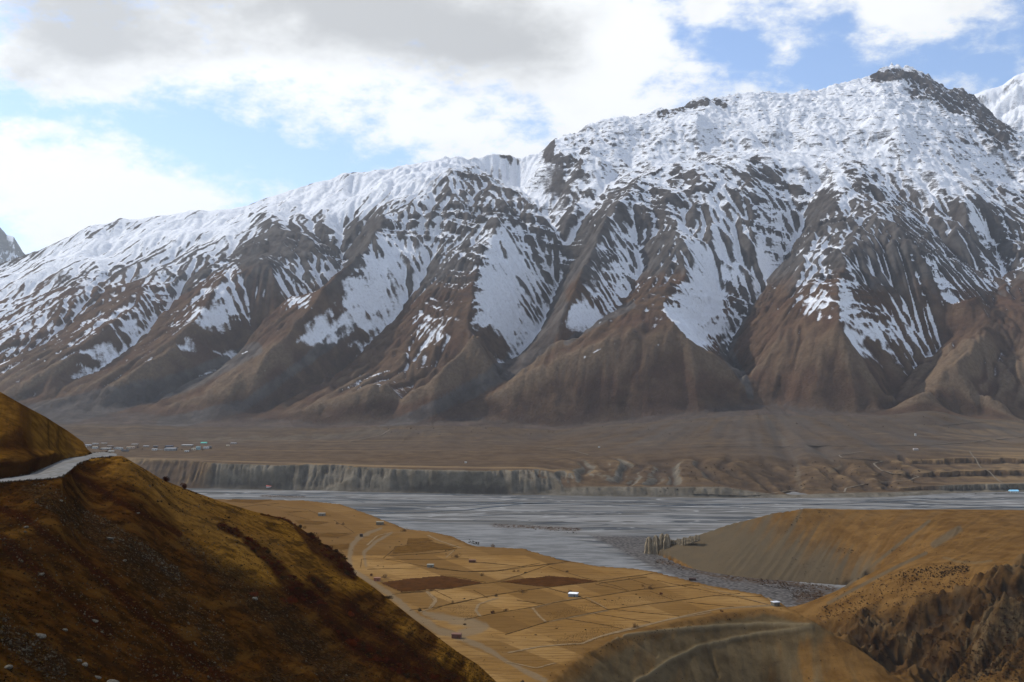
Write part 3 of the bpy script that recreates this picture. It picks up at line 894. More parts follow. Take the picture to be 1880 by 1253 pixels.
def lerp_line(pts, n=24):
    """(u, v, z) -> world points on a dense line"""
    q = densify(pts, n)
    w = np.array([onz(a, b, c) for a, b, c in pts])
    return densify([tuple(x) for x in w], n)


def z3_(x, y): return (800 + x / 3.76, 850 + y / 3.76)


def build_valley():
    global VG, VBOX
    t = time.time()
    VBOX = (-760.0, 960.0, 520.0, 1900.0)
    e = [onz(u, v, ZT)[:2] for u, v in TERR_EDGE]
    poly = e + [(-100, 480), (-900, 480), (-900, 1900), onz(370, 917.5, ZT)[:2]]
    poly = [(float(a), float(b)) for a, b in poly]
    pts = [lerp_line([(u, v, ZT) for u, v in TERR_EDGE], 16)]
    ew = np.array(e)
    dens = densify([(a, b, ZT) for a, b in e], 10)
    tg = np.gradient(dens[:, :2], axis=0); tg /= np.linalg.norm(tg, axis=1)[:, None] + 1e-9
    nr = np.stack([-tg[:, 1], tg[:, 0]], 1)           # polygon runs river side, then front: outside is on the left-hand side
    n_out = np.stack([tg[:, 1] * -1, tg[:, 0]], 1)
    L = [pts[0]]
    # foot of the bank, river side and front
    for sgn in (1,):
        ft = dens[:, :2] + n_out * 74
        m = ~inpoly(ft[:, 0], ft[:, 1], poly)
        dd, _ = polydist(ft[:, 0], ft[:, 1], e); m &= dd > 66
        front = np.arange(len(dens)) > 182
        z = np.where(front, -237.0, -238.0)
        L.append(np.concatenate([ft, z[:, None]], 1)[m])
    def W(*p): L.append(densify([tuple(P(a, b, c)) for a, b, c in p], 30))
    # crest running down from the terrace corner
    W((1472, 1130, 867), (1560, 1184, 842), (1660, 1253, 812), (1740, 1310, 790))
    # nose and crest of the mesa
    MB = []
    W((1188, 1014, 1500), (1240, 996, 1490), (1290, 980, 1480), (1350, 960, 1462), (1420, 943, 1440), (1480, 934, 1420), (1600, 936, 1430), (1740, 935, 1432), (1880, 937, 1430), (2150, 937, 1430))
    for (a_, b_, c_) in ((1188, 1014, 1500), (1240, 996, 1490), (1290, 980, 1480), (1350, 960, 1462), (1420, 943, 1440), (1480, 934, 1420), (1600, 936, 1430), (1740, 935, 1432), (1880, 937, 1430), (2150, 937, 1430)):
        zc_ = (VH - b_) / F * c_; dd_ = c_ + 8 + (zc_ + 239) / 0.72; MB.append((( a_ - 940) / F * dd_, dd_, -239.0))
    L.append(densify(MB, 30))
    # its foot, towards the eye
    W((1188, 1018, 1492), (1230, 1036, 1415), (1290, 1056, 1345), (1375, 1066, 1305), (1440, 1071, 1288), (1540, 1079, 1262), (1600, 1070, 1240))
    W((1400, 1090, 1228), (1500, 1100, 1196), (1545, 1096, 1180))
    W((1900, 975, 1232), (1800, 975, 1225), (1745, 968, 1250))
    W((1900, 950, 1352), (1750, 950, 1350))
    # shallow gullies and ribs on the big slope
    W((1712, 955, 1330), (1690, 968, 1310), (1650, 1000, 1275), (1600, 1040, 1255), (1556, 1074, 1240))
    # spur crossing in front
    W((1900, 990, 1165), (1800, 988, 1165), (1715, 1003, 1140), (1640, 1034, 1115), (1540, 1086, 1090), (1468, 1127, 1072))
    L.append(densify([tuple(onz(u_, v_, -237.0)) for u_, v_ in ((1478, 1112), (1520, 1092), (1560, 1078))], 12))
    # bench and its scarp, then broken cliffs down to the canyon
    W((1730, 1020, 1080), (1770, 1030, 1035), (1820, 1031, 1022), (1880, 1015, 1068))
    W((1560, 1096, 1050), (1640, 1056, 1050), (1700, 1034, 1045), (1745, 1040, 1012), (1800, 1042, 985), (1880, 1034, 965), (2000, 1020, 950))
    W((1500, 1143, 1045), (1560, 1120, 1020), (1640, 1108, 985), (1720, 1100, 950), (1800, 1086, 920), (1880, 1070, 890), (2000, 1060, 870))
    W((1520, 1162, 1020), (1590, 1200, 950), (1670, 1252, 885), (1740, 1300, 820))
    W((1610, 1150, 960), (1690, 1180, 900), (1740, 1220, 850), (1800, 1290, 770))
    W((1880, 1130, 800), (1800, 1150, 820), (1760, 1200, 815))
    W((1960, 1180, 700), (1880, 1200, 705), (1840, 1253, 700), (1820, 1300, 690))
    fl = lambda x0, x1, y0, y1, z: ([(x0, y0), (x1, y0), (x1, y1), (x0, y1)], z)
    # river floor beyond and around
    rv = [onz(380, 905, -238)[:2], (-760, 1900), (960, 1900), onz(1960, 916, -238)[:2], onz(1480, 925, -238)[:2], onz(1300, 975, -238)[:2], onz(1180, 1008, -238)[:2], onz(1300, 1068, -238)[:2],
          onz(1440, 1104, -238)[:2], onz(1360, 1100, -238)[:2], onz(1200, 1058, -238)[:2], onz(1000, 1035, -238)[:2], onz(860, 1012, -238)[:2], onz(740, 985, -238)[:2], onz(620, 940, -238)[:2]]
    rv = [(float(a), float(b)) for a, b in rv]
    L.append(densify([tuple(onz(u, v, -238)) for u, v in ((1230, 1060), (1330, 1085), (1430, 1106), (1470, 1122))], 20))
    pts = np.concatenate(L)
    H = membrane(pts, VBOX, (32.0, 16.0, 8.0, 4.0), fills=[(poly, ZT), ([(float(a), float(b)) for a, b, c in MB] + [(960.0, 1900.0), (200.0, 1900.0)], -239.0)])
    # anything river-side of the terrace foot and the mesa foot is floor
    VG = H
    h, w = H.shape; gy, gx = np.mgrid[0:h, 0:w]; X = VBOX[0] + gx * 4.0; Y = VBOX[2] + gy * 4.0
    d, _ = polydist(X, Y, [tuple(a) for a in e]); ins = inpoly(X, Y, poly)
    riv = inpoly(X, Y, rv)
    VG = np.where(riv & ~ins, np.minimum(VG, ZT - d * 0.72), VG)
    VG = np.maximum(VG, -240)
    NU = 1000
    u = np.linspace(110, 2100, NU)
    y = 1.0 / np.linspace(1 / 560.0, 1 / 1880.0, 620)
    U, Yg = np.meshgrid(u, y); Xg = (U - 940) / F * Yg
    Z = cubic(VG, (Xg - VBOX[0]) / 4.0, (Yg - VBOX[2]) / 4.0)
    d, pos = polydist(Xg, Yg, [tuple(a) for a in e]); ins = inpoly(Xg, Yg, poly)
    V0 = VH - Z / Yg * F
    out = (~ins)
    rgt = sst(0, 60, Xg - np.interp(Yg, [560, 815, 870, 1060, 1200, 1330, 1500, 1900], [270, 288, 236, 262, 262, 236, 190, 190]))   # mesa side of the canyon
    # terrace: gentle undulation, low steps between the terraced fields at the upstream end
    Z = Z + ins * (fbm(Xg / 120, Yg / 90, 3, 141) * 0.6 * sst(0, 30, d) + 2.8 * sst(1180, 1420, Yg) * (0.5 + 0.5 * fbm(Xg / 150, Yg / 60, 3, 143)))
    # front slope of the terrace: two walked-out ledges
    fr = out * (1 - rgt) * (Yg < 1000)
    for bd, bw in ((17, 3.5), (36, 4.5)):
        dq = d + 3 * fbm(Xg / 60, Yg / 60, 2, 149)
        pass
    ledge = np.zeros_like(U)
    for Lq in ([(1090, 1186), (1140, 1170), (1240, 1158), (1390, 1146), (1485, 1150)], [(1150, 1262), (1190, 1243), (1230, 1215), (1290, 1188), (1390, 1165), (1490, 1154)]):
        dq, _ = polydist(U, V0, Lq); g_ = np.exp(-(dq / 5.0) ** 2) * fr; Z = Z + 1.6 * g_; ledge = np.maximum(ledge, np.exp(-(dq / 3.4) ** 2) * fr)
    for Lq in ([(1090, 1200), (1120, 1222), (1160, 1252)], [(1175, 1180), (1205, 1203)], [(1300, 1190), (1318, 1240)], [(1010, 1250), (1060, 1290)]):
        dq, _ = polydist(U, V0, Lq); Z = Z - 2.0 * np.exp(-(dq / 3.5) ** 2) * fr
    Z = Z + fr * fbm(Xg / 16, Yg / 50, 4, 151) * 1.6 * sst(0, 12, d)
    # broken cliffs of the canyon
    cwl = np.interp(U, [1470, 1560, 1650, 1750, 1800, 1850, 1900], [1140, 1138, 1106, 1092, 1072, 1046, 1024])
    cw = rgt * (Yg < 1062) * sst(-12, 26, V0 - cwl + 26 * fbm(Xg / 30, Yg / 30, 4, 173)) * sst(1055, 1035, Yg)
    hz = Z + 2.5 * fbm(Xg / 30, Yg / 30, 3, 153); ph = hz / 6.0; frc = ph - np.floor(ph)
    Z = Z + cw * ((sst(0.3, 0.6, frc) - frc) * 6.0 + fbm(Xg / 62, Yg / 70, 4, 155, ridged=True, gain=0.5) * 30 + np.clip(fbm(Xg / 22, Yg / 26, 3, 156), -0.4, 0.15) * 14 + fbm(Xg / 7, Yg / 7, 2, 157) * 1.6 - 9)
    # flutes down the mesa slope
    mes = rgt * (1 - cw)
    Z = Z + mes * (fbm((0.80 * Xg - 0.60 * Yg) / 12, (0.60 * Xg + 0.80 * Yg) / 200, 4, 159, ridged=True) * 1.3 * sst(1425, 1380, Yg) + fbm(Xg / 30, Yg / 30, 3, 161) * 0.4)
    V = VH - Z / Yg * F
    # attributes
    gl = np.hypot(np.gradient(Z, axis=0) / np.gradient(Yg, axis=0), np.gradient(Z, axis=1) / np.gradient(Xg, axis=1))
    steep = sst(0.15, 0.5, gl)
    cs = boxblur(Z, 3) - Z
    fieldm = ins * sst(0, 10, d) * 1.0
    lip = ins * 0.0 + fr * sst(14, 3, d)
    fr = fr * np.clip(0.85 + 0.9 * fbm((Xg - 0.2 * Yg) / 12, Yg / 90, 4, 171) - 0.75 * sst(1400, 1560, U + 60 * fbm(Xg / 40, Yg / 40, 3, 172)) * sst(1150, 1190, V), 0, 1) * (1 - 0.7 * lip)
    grey_t = np.clip(fr * 0.85 + (out & (Yg >= 1000)) * (1 - rgt) * 0.6, 0, 1) + ins * 0
    wash = np.zeros_like(U)
    for Lq, wd in WASHES:
        dq, ps = polydist(U, V, Lq); wash = np.maximum(wash, sst(1.3, 0.6, dq / (0.62 * np.interp(ps, range(len(wd)), wd)) + 0.6 * fbm(Xg / 12, Yg / 20, 4, 163)))
    fa = [np.interp(U, *zip(*[z3_(*q) for q in L_])) for L_ in (((-600, 640), (700, 640), (1900, 640)), ((-400, 800), (0, 787), (345, 828), (620, 765), (860, 692)), ((-180, 1020), (180, 965), (560, 890), (760, 865), (1130, 820), (1500, 765)), ((200, 1085), (640, 1005), (1050, 935), (1400, 880), (1780, 840)), ((480, 1190), (770, 1100), (1190, 1015), (1700, 950), (1880, 925)), ((1060, 1230), (1400, 1130), (1880, 1040)))]
    ia = sum((V > f_).astype(int) for f_ in fa)
    xb = U + (V - 1060) * -2.6; ib = np.floor((xb + 24 * ia) / 84.0).astype(int)
    tone = (_perm[(ib * 7 + ia * 57 + 900) & 4095] % 97) / 97.0
    rough = cw
    veg = np.clip(0.5 + 0.9 * fbm(Xg / 14, Yg / 20, 4, 165), 0, 1)
    greym = np.zeros_like(U)
    # grey talus on the nose of the mesa
    stk = fbm((0.80 * Xg - 0.60 * Yg) / 13, (0.60 * Xg + 0.80 * Yg) / 220, 4, 167)
    rb = (rgt > 0.01) * 1.0; greym = np.clip(rb * sst(1560, 1180, U - 1.7 * (V - 935) + 260 * stk) * (Yg > 1150) + 0.30 * rb * sst(0.05, 0.35, stk) * (Yg > 1150) * (Yg < 1420), 0, 1)
    for Lq, wd in (([(1706, 957), (1650, 1000), (1600, 1040), (1552, 1078)], 4), ([(1700, 1016), (1640, 1044), (1580, 1076), (1520, 1108)], 4), ([(1760, 972), (1715, 1000)], 9)):
        dq, _ = polydist(U, V, Lq); greym = np.maximum(greym, 0.7 * sst(1.3, 0.4, dq / wd) * rgt)
    pale = np.zeros_like(U)
    dq, _ = polydist(U, V, [(1733, 1024), (1755, 1031), (1790, 1034), (1820, 1030)]); pale = sst(3.2, 1.2, dq)
    pale = np.maximum(pale, 0.9 * cw * sst(0.1, 0.4, fbm(Xg / 34, Yg / 28, 3, 169) + 0.25 * sst(1700, 1880, U)))
    attrs = dict(tone=tone, ledge=ledge, field=fieldm, front=fr, wash=wash, rough=rough, grey=greym, pale=pale, veg=veg, cs=np.clip(cs, -3, 3), steep=steep)
    left = (rgt < 0.5)
    kl = left[:-1, :-1]
    vis = ~((Z < -236.5) & (Yg > 1000))
    kv = vis[:-1, :-1] | vis[1:, :-1] | vis[:-1, 1:] | vis[1:, 1:]
    mt = valley_material()
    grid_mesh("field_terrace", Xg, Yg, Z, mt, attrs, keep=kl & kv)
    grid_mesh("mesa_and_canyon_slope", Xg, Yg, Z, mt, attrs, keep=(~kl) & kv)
    VT['t'] = (u, Yg, V, Z)
    print('valley', time.time() - t)


VT = {}
WASHES = [([(645, 1048), (641, 1027), (646, 1002), (660, 986), (700, 970)], (6, 7, 8, 7, 3)),
          ([(672, 1040), (668, 1015), (690, 995), (720, 978)], (3, 5, 5, 3)),
          ([(650, 1049), (679, 1067), (719, 1094), (760, 1130), (807, 1158), (850, 1172)], (6, 7, 8, 10, 12, 10)),
          ([(780, 1126), (840, 1140), (890, 1150), (850, 1165)], (8, 14, 12, 16)),
          ([(850, 1172), (900, 1195), (930, 1215), (1000, 1250)], (10, 7, 5, 10)),
          ([(1320, 1118), (1414, 1112)], (2, 3))]


def valley_material():
    t = NT("valley_earth_and_stubble", 0.97, 0.08)
    n1 = t.noise(0.05, 7, 0.62); n2 = t.noise(0.3, 5, 0.65); n3 = t.noise(0.011, 3, 0.5)
    fur = t.noise(0.35, 3, 0.5, t.map((0.12, 1.0, 1), (0, 0, R(-14))))
    field = t.mix(t.ramp(n3, 0.38, 0.62), (0.200, 0.108, 0.032), (0.250, 0.146, 0.052))
    field = t.mix(t.math('MULTIPLY', t.attr('tone'), 0.85), field, (0.105, 0.054, 0.015, 1))
    field = t.mix(t.ramp(fur, 0.45, 0.66, 0, 0.55), field, (0.085, 0.042, 0.011, 1))
    field = t.mix(t.ramp(n2, 0.5, 0.75, 0, 0.3), field, (0.08, 0.042, 0.013, 1))
    hill = t.mix(t.ramp(n1, 0.35, 0.65), (0.088, 0.043, 0.011), (0.14, 0.074, 0.022))
    front = t.mix(t.ramp(n1, 0.35, 0.65), (0.060, 0.040, 0.018), (0.104, 0.073, 0.036))
    rough = t.mix(t.ramp(n1, 0.38, 0.62), (0.016, 0.007, 0.002), (0.064, 0.034, 0.012))
    c = t.mix(t.math('MULTIPLY', t.ramp(t.attr('grey'), 0.1, 0.9), 0.8), hill, (0.072, 0.060, 0.040, 1))
    c = t.mix(t.ramp(t.attr('front'), 0.2, 0.8), c, front)
    c = t.mix(t.math('MULTIPLY', t.attr('ledge'), 0.7), c, (0.15, 0.115, 0.065, 1))
    c = t.mix(t.attr('rough'), c, rough)
    c = t.mix(t.math('MULTIPLY', t.ramp(n2, 0.56, 0.7), t.math('MULTIPLY', t.attr('veg'), 0.8)), c, (0.05, 0.03, 0.016, 1))
    fine = t.noise(1.2, 6, 0.75); c = t.mix(t.ramp(fine, 0.52, 0.7, 0, 0.45), c, (0.03, 0.018, 0.008, 1)); c = t.mix(t.attr('field'), c, field)
    c = t.mix(t.math('MULTIPLY', t.attr('wash'), 0.75), c, t.mix(n2, (0.105, 0.075, 0.043), (0.17, 0.125, 0.076)))
    c = t.mix(t.math('MULTIPLY', t.attr('pale'), t.ramp(n2, 0.35, 0.6, 0.2, 0.75)), c, (0.115, 0.080, 0.042, 1))
    c = t.mix(t.ramp(t.attr('cs'), 0.25, 1.6, 0, 0.5), c, (0.04, 0.028, 0.018, 1))  # hollows darkened: crevice shadow put into the colour
    t.base(c); t.bump(t.noise(0.5, 6, 0.65), 0.5, 0.8)
    return t.m


build_valley()

# ================================================================== NEAR HILLSIDE AND ROAD
SIL = [(225, 838), (260, 858), (300, 882), (345, 899), (400, 919), (464, 939), (528, 954), (553, 971), (591, 997), (632, 1022), (649, 1053), (680, 1074), (712, 1099),
       (760, 1137), (813, 1177), (840, 1197), (877, 1220), (903, 1244), (960, 1300), (1010, 1350)]
VO = [(-260, 912), (0, 886), (52, 881.5), (93, 879), (114, 876), (129, 864), (145, 851), (170, 841.5), (190, 839.5), (207, 838), (225, 838)]
VI = [(-260, 900), (0, 880), (52, 872), (93, 854), (116, 844), (129, 841), (145, 839), (160, 836.5), (172, 831.5), (190, 830), (207, 832), (225, 836)]
VC = [(-260, 866), (0, 852), (60, 846), (100, 833), (116, 836), (150, 833.5), (169, 832.5), (180, 832)]
TOP = [(-260, 560), (0, 720), (37, 741), (83, 765), (124, 791), (153, 812), (160, 825), (169, 832), (180, 832)]
ZROAD = -17.8
_cp = np.array([(0, 885, 193), (200, 832, 268), (900, 1253, 262), (0, 1253, 112), (400, 920, 284), (450, 1253, 160), (640, 1040, 285)])
_A = np.stack([np.ones(7), _cp[:, 0], _cp[:, 1]], 1); _co = np.linalg.lstsq(_A, 1 / _cp[:, 2], rcond=None)[0]


def itp(tab, u):
    a = np.array(tab, float); return np.interp(u, a[:, 0], a[:, 1])


def near_D(U, V):
    D = 1 / (_co[0] + _co[1] * U + _co[2] * V)
    vo = itp(VO, np.minimum(U, 225)); Do = ZROAD / (VH - vo) * F
    Df = 1 / (_co[0] + _co[1] * U + _co[2] * vo)
    uu = np.linspace(-240, 1010, 626); v1 = itp(VO, np.minimum(uu, 225))
    kk = (ZROAD / (VH - v1) * F * (_co[0] + _co[1] * uu + _co[2] * v1) - 1) * sst(330, 200, uu)
    ks = np.convolve(np.pad(kk, 30, mode='edge'), np.hanning(61) / np.hanning(61).sum(), 'valid')
    a = sst(0, 42, V - vo)
    k = (Do / Df - 1) * sst(330, 200, U) * (1 - a) + np.interp(U, uu, ks) * a
    return D * (1 + k * sst(260, 20, V - vo))


def build_near():
    t = time.time()
    NU = 1000
    u = np.linspace(-240, 1008, NU)
    topv = np.where(u < 225, itp(VO, u), itp(SIL, u))
    n = 420
    k = np.linspace(0, 1, n)[:, None]
    V = 1390 + (topv[None, :] - 1390) * k; U = np.repeat(u[None, :], n, 0)
    D = near_D(U, V)
    X, Y, Z = (U - 940) / F * D, D, (VH - V) / F * D
    # coordinates on the slope: a across the fall line, b down it
    a = (V - 0.66 * U - 4e-4 * (U - 200) ** 2) * D / F; b = (U * 0.8 + V * 0.6) * D / F
    fall = fbm(a / 5.5, b / 70, 4, 201, gain=0.55); fall2 = fbm(a / 16, b / 160, 3, 205)
    fade = sst(0, 14, (V - topv[None, :]))
    rocky = sst(0.0, 0.35, fbm(a / 9, b / 60, 4, 207) + 0.12)
    dz = (fall * (0.9 + 0.9 * sst(560, 820, V - 0.66 * U)) + fall2 * (1.5 + 1.6 * sst(560, 820, V - 0.66 * U))) * fade + fbm(a / 1.4, b / 2.2, 4, 209, gain=0.6) * 0.22 * (0.4 + rocky) * np.clip(fade + 0.25, 0, 1)
    Z = Z + dz
    fallz = fall * 0.5 + fall2 * 0.5
    rows = []
    for dy in (2, 4, 6, 9, 13, 18, 24, 31, 40, 80, 140):
        yy = D[-1] + dy; wb = sst(232, 205, u)
        lim = np.maximum(ZROAD / (VH - itp(VI, u)) * F - D[-1], 2.0)
        bench = np.where(dy <= lim, ZROAD - 0.25, ZROAD - 0.3 - (dy - lim) * 0.7)
        zz = (Z[-1] - dy * 0.62 - (3 if dy > 3 else 0.3)) * (1 - wb) + bench * wb
        rows.append((X[-1] * yy / D[-1], yy, zz))
    X = np.concatenate([X, [r[0] for r in rows]]); Y = np.concatenate([Y, [r[1] for r in rows]]); Z = np.concatenate([Z, [r[2] for r in rows]])
    pad = lambda A: np.concatenate([A, np.repeat(A[-1:], len(rows), 0)])
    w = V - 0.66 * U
    shade = np.clip(sst(580, 850, w) * 0.85 + sst(420, 900, w) * 0.15 - 1.5 * fall2 - 1.0 * fall - 0.06, 0, 1)  # dark vegetation towards lower left, plus slope and furrow shadow put into the colour
    scree = np.zeros_like(U)
    for Lq, wd in (([(330, 990), (420, 1060), (520, 1130), (640, 1230)], (8, 22, 26, 34)), ([(60, 900), (200, 1000), (330, 1100), (420, 1180)], (20, 26, 16, 18)), ([(150, 940), (260, 1010), (330, 1060)], (14, 16, 14)),
                   ([(0, 1150), (120, 1230)], (20, 30)), ([(500, 1230), (560, 1270)], (30, 30))):
        dq, ps = polydist(U, V, Lq); scree = np.maximum(scree, sst(1.3, 0.5, dq / np.interp(ps, range(len(wd)), wd) + 0.5 * fbm(a / 4, b / 14, 4, 213)))
    red = np.zeros_like(U)
    for Lq, wd in (([(480, 945), (520, 950), (552, 968)], (3, 5, 6)), ([(550, 968), (590, 1005), (630, 1040), (650, 1060)], (10, 26, 22, 8)), ([(405, 975), (440, 990)], (8, 9)), ([(450, 1000), (490, 1030), (540, 1080), (590, 1110)], (8, 14, 16, 16)),
                   ([(570, 1060), (600, 1085)], (8, 8)), ([(600, 1130), (680, 1190), (760, 1230), (820, 1253)], (10, 18, 18, 14)), ([(640, 1110), (720, 1170), (790, 1220), (850, 1250)], (12, 12, 12, 10)), ([(0, 930), (120, 1010), (260, 1120), (420, 1230)], (8, 9, 10, 14)),
                   ([(130, 865), (210, 915), (330, 985)], (5, 6, 5)), ([(0, 1000), (100, 1070), (200, 1150)], (12, 12, 10)), ([(270, 1200), (350, 1250)], (22, 20))):
        dq, ps = polydist(U, V, Lq); red = np.maximum(red, sst(1.3, 0.5, dq / np.interp(ps, range(len(wd)), wd) + 0.55 * fbm(a / 3, b / 9, 4, 217)))
    strk = fbm(a / 1.1 + 0.4 * fbm(a / 5, b / 30, 2, 230), b / 17, 4, 231, gain=0.6)
    green = np.clip(0.5 + 1.2 * fbm(a / 12, b / 60, 3, 219), 0, 1)
    NR['t'] = (U, V, D, Z[:n])
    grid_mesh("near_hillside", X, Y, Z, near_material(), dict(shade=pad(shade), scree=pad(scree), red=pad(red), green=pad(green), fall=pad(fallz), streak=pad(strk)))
    # slope above the road, with the cut bank at its foot
    nu = 330; u = np.linspace(-240, 169, nu)
    vi, vc, tp = itp(VI, u), itp(VC, u), itp(TOP, u)
    Di = ZROAD / (VH - vi) * F
    rowsV, rowsD = [], []
    Ds = np.convolve(np.pad(Di, 35, mode='edge'), np.hanning(71) / np.hanning(71).sum(), 'valid'); Ds = Ds + np.maximum(0, np.max(Di - Ds)) * sst(160, 100, u)
    for q in np.linspace(0, 1, 14): rowsV.append(vi + 0.6 + (vc - vi) * q); rowsD.append(Di + 0.3 + 1.6 * q)
    for q in np.linspace(0, 1, 150)[1:]:
        rowsV.append(vc + (tp - vc) * q); w1 = sst(0, 0.25, q); rowsD.append(Di * (1 - w1) + Ds * w1 + 1.9 + 46 * q * (vc - tp) / 132.0)
    V = np.array(rowsV); D = np.array(rowsD); U = np.repeat(u[None, :], len(V), 0)
    X, Y, Z = (U - 940) / F * D, D, (VH - V) / F * D
    a = (V - 0.66 * U) * D / F; b = (U * 0.8 + V * 0.6) * D / F
    bank = np.zeros_like(U); bank[:14] = 1; bank[14:26] = np.linspace(1, 0, 12)[:, None]
    bank = bank * sst(128, 100, U)
    ed = np.ones(len(V)); ed[-10:] = np.linspace(1, 0.2, 10); ed[:3] = (0, 0.3, 0.8)
    Z = Z + ed[:, None] * (fbm(a / 8, b / 40, 4, 221) * 0.7 + fbm(a / 1.5, b / 2, 4, 223, gain=0.6) * (0.12 + 0.5 * bank))
    rows = []
    for dy in (4, 12, 30, 70):
        yy = D[-1] + dy; rows.append((X[-1] * yy / D[-1], yy, Z[-1] - dy * 0.6))
    shade = np.clip(0.35 + 0.7 * fbm(a / 10, b / 60, 3, 225) + sst(120, -20, w_ := (V * 0 + (860 - V) + U * 0.2)) * 0.0, 0, 1)
    red = np.clip(bank * 0.75 + sst(0.25, 0.5, fbm(a / 5, b / 18, 3, 227)) * 0.6, 0, 1)
    scr = bank * 0.6
    X = np.concatenate([X, [r[0] for r in rows]]); Y = np.concatenate([Y, [r[1] for r in rows]]); Z = np.concatenate([Z, [r[2] for r in rows]])
    pad = lambda A: np.concatenate([A, np.repeat(A[-1:], 4, 0)])
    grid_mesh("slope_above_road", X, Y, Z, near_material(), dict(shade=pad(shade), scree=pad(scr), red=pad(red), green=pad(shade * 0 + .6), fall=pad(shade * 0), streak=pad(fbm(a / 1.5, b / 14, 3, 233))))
    NR['up'] = (U, V, D)
    # road on its bench
    nu = 240; u = np.linspace(-240, 214, nu); vo, vi = itp(VO, u) - 0.4 + 0.9 * perlin(u / 5, u * 0, 19) * (u < 150), itp(VI, u) + 0.8 * perlin(u / 6, u * 0, 21) * (u < 120)
    q = np.linspace(0, 1, 12)[:, None]; V = vo + (vi - vo) * q; U = np.repeat(u[None, :], 12, 0)
    D = ZROAD / (VH - V) * F; X, Y = (U - 940) / F * D, D
    crown = 0.10 * np.sin(q * np.pi) + 0.0 * U
    tr = NT("gravel_road", 0.95, 0.1)
    n = tr.noise(0.6, 6, 0.65); wear = tr.noise(0.5, 3, 0.5, tr.map((2.2, 0.1, 1), (0, 0, R(3))))
    c = tr.mix(tr.ramp(n, 0.3, 0.7), (0.12, 0.118, 0.115), (0.20, 0.195, 0.185)); c = tr.mix(tr.ramp(wear, 0.48, 0.6, 0, 0.5), c, (0.12, 0.105, 0.085, 1))
    tr.base(c); tr.bump(tr.noise(3.0, 4), 0.4, 0.08)
    grid_mesh("mountain_road", X, Y, ZROAD + crown - 0.02 * (q == 0), tr.m)
    print('near', time.time() - t)


NR = {}
_nm = []


def near_material():
    if _nm: return _nm[0]
    t = NT("grassy_scree_slope", 0.97, 0.05)
    fm = t.map((1, 1, 1))
    n1 = t.noise(0.35, 7, 0.65); n2 = t.noise(2.2, 4, 0.7); n3 = t.noise(0.12, 4, 0.6)
    grass = t.mix(t.ramp(n1, 0.35, 0.65), (0.080, 0.036, 0.004), (0.175, 0.085, 0.012))
    olive = t.mix(t.ramp(n1, 0.35, 0.65), (0.056, 0.025, 0.005), (0.118, 0.055, 0.010))
    c = t.mix(t.attr('green'), grass, olive)
    c = t.mix(t.ramp(t.attr('fall'), -0.12, -0.45, 0, 0.5) if False else t.ramp(t.attr('fall'), 0.05, 0.4, 0, 0.25), c, (0.15, 0.09, 0.028, 1))
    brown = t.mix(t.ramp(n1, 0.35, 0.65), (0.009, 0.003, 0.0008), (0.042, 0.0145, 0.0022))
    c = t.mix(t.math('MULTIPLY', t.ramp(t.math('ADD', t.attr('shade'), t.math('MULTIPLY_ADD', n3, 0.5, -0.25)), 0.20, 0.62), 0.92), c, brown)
    c = t.mix(t.ramp(t.attr('streak'), 0.04, 0.34, 0, 0.62), c, (0.014, 0.006, 0.002, 1))
    c = t.mix(t.ramp(t.attr('streak'), -0.10, -0.40, 0, 0.30), c, (0.12, 0.058, 0.012, 1))
    cell = t.voro(1.1)
    stone = t.mix(t.ramp(t.math('ADD', cell, t.math('MULTIPLY_ADD', n2, 0.7, -0.35)), 0.1, 0.5), (0.048, 0.036, 0.020), (0.012, 0.006, 0.002))
    c = t.mix(t.math('MULTIPLY', t.attr('scree'), t.ramp(n2, 0.35, 0.6, 0.2, 0.8)), c, stone)
    rd = t.mix(t.ramp(n2, 0.35, 0.65), (0.007, 0.003, 0.001), (0.028, 0.006, 0.002))
    c = t.mix(t.math('MULTIPLY', t.attr('red'), t.ramp(n1, 0.3, 0.6, 0.55, 0.95)), c, rd)
    c = t.mix(t.ramp(t.noise(0.9, 4, 0.7), 0.58, 0.68, 0, 0.55), c, (0.03, 0.018, 0.008, 1))
    t.base(c); h = t.math('ADD', n2, t.math('MULTIPLY', n1, 1.5)); t.bump(h, 0.7, 0.35)
    _nm.append(t.m); return t.m


build_near()

# ================================================================== FAR PEAKS
def far_peak(name, crest, D, depth, seed, cov):
    a = np.array(crest, float); u = np.linspace(a[0, 0], a[-1, 0], 260); v = np.interp(u, a[:, 0], a[:, 1])
    t = np.linspace(-1, 0.7, 150)[:, None]; Y = D + t * depth + 0 * u; U = np.repeat(u[None, :], 150, 0); X = (U - 940) / F * Y
    zc = (VH - v)[None, :] / F * D
    Z = zc - np.where(t < 0, -t * depth * 0.72, t * depth * 0.9)
    away = sst(0, 0.12, np.abs(t))
    Z = Z + away * (fbm(X / 420, Y / 420, 5, seed, ridged=True) * 170) - away * 120 + fbm(X / 70, Y / 70, 3, seed + 3, ridged=True) * 22 * (0.3 + away)
    gl = np.hypot(np.gradient(Z, axis=0) / np.gradient(Y, axis=0), np.gradient(Z, axis=1) / np.gradient(X, axis=1))
    sn = cov - sst(0.8, 1.5, gl) * 1.2 + 0.5 * fbm(X / 160, Y / 160, 4, seed + 5) - 0.5 * (np.exp(-(t / 0.10) ** 2))
    z = np.zeros_like(Z)
    grid_mesh(name, X, Y, Z, bpy.data.materials['mountain_rock_and_snow'], dict(snow=sn, grey=z + 1, tan=z, dark=z + .5, fan=z, cliff=z))


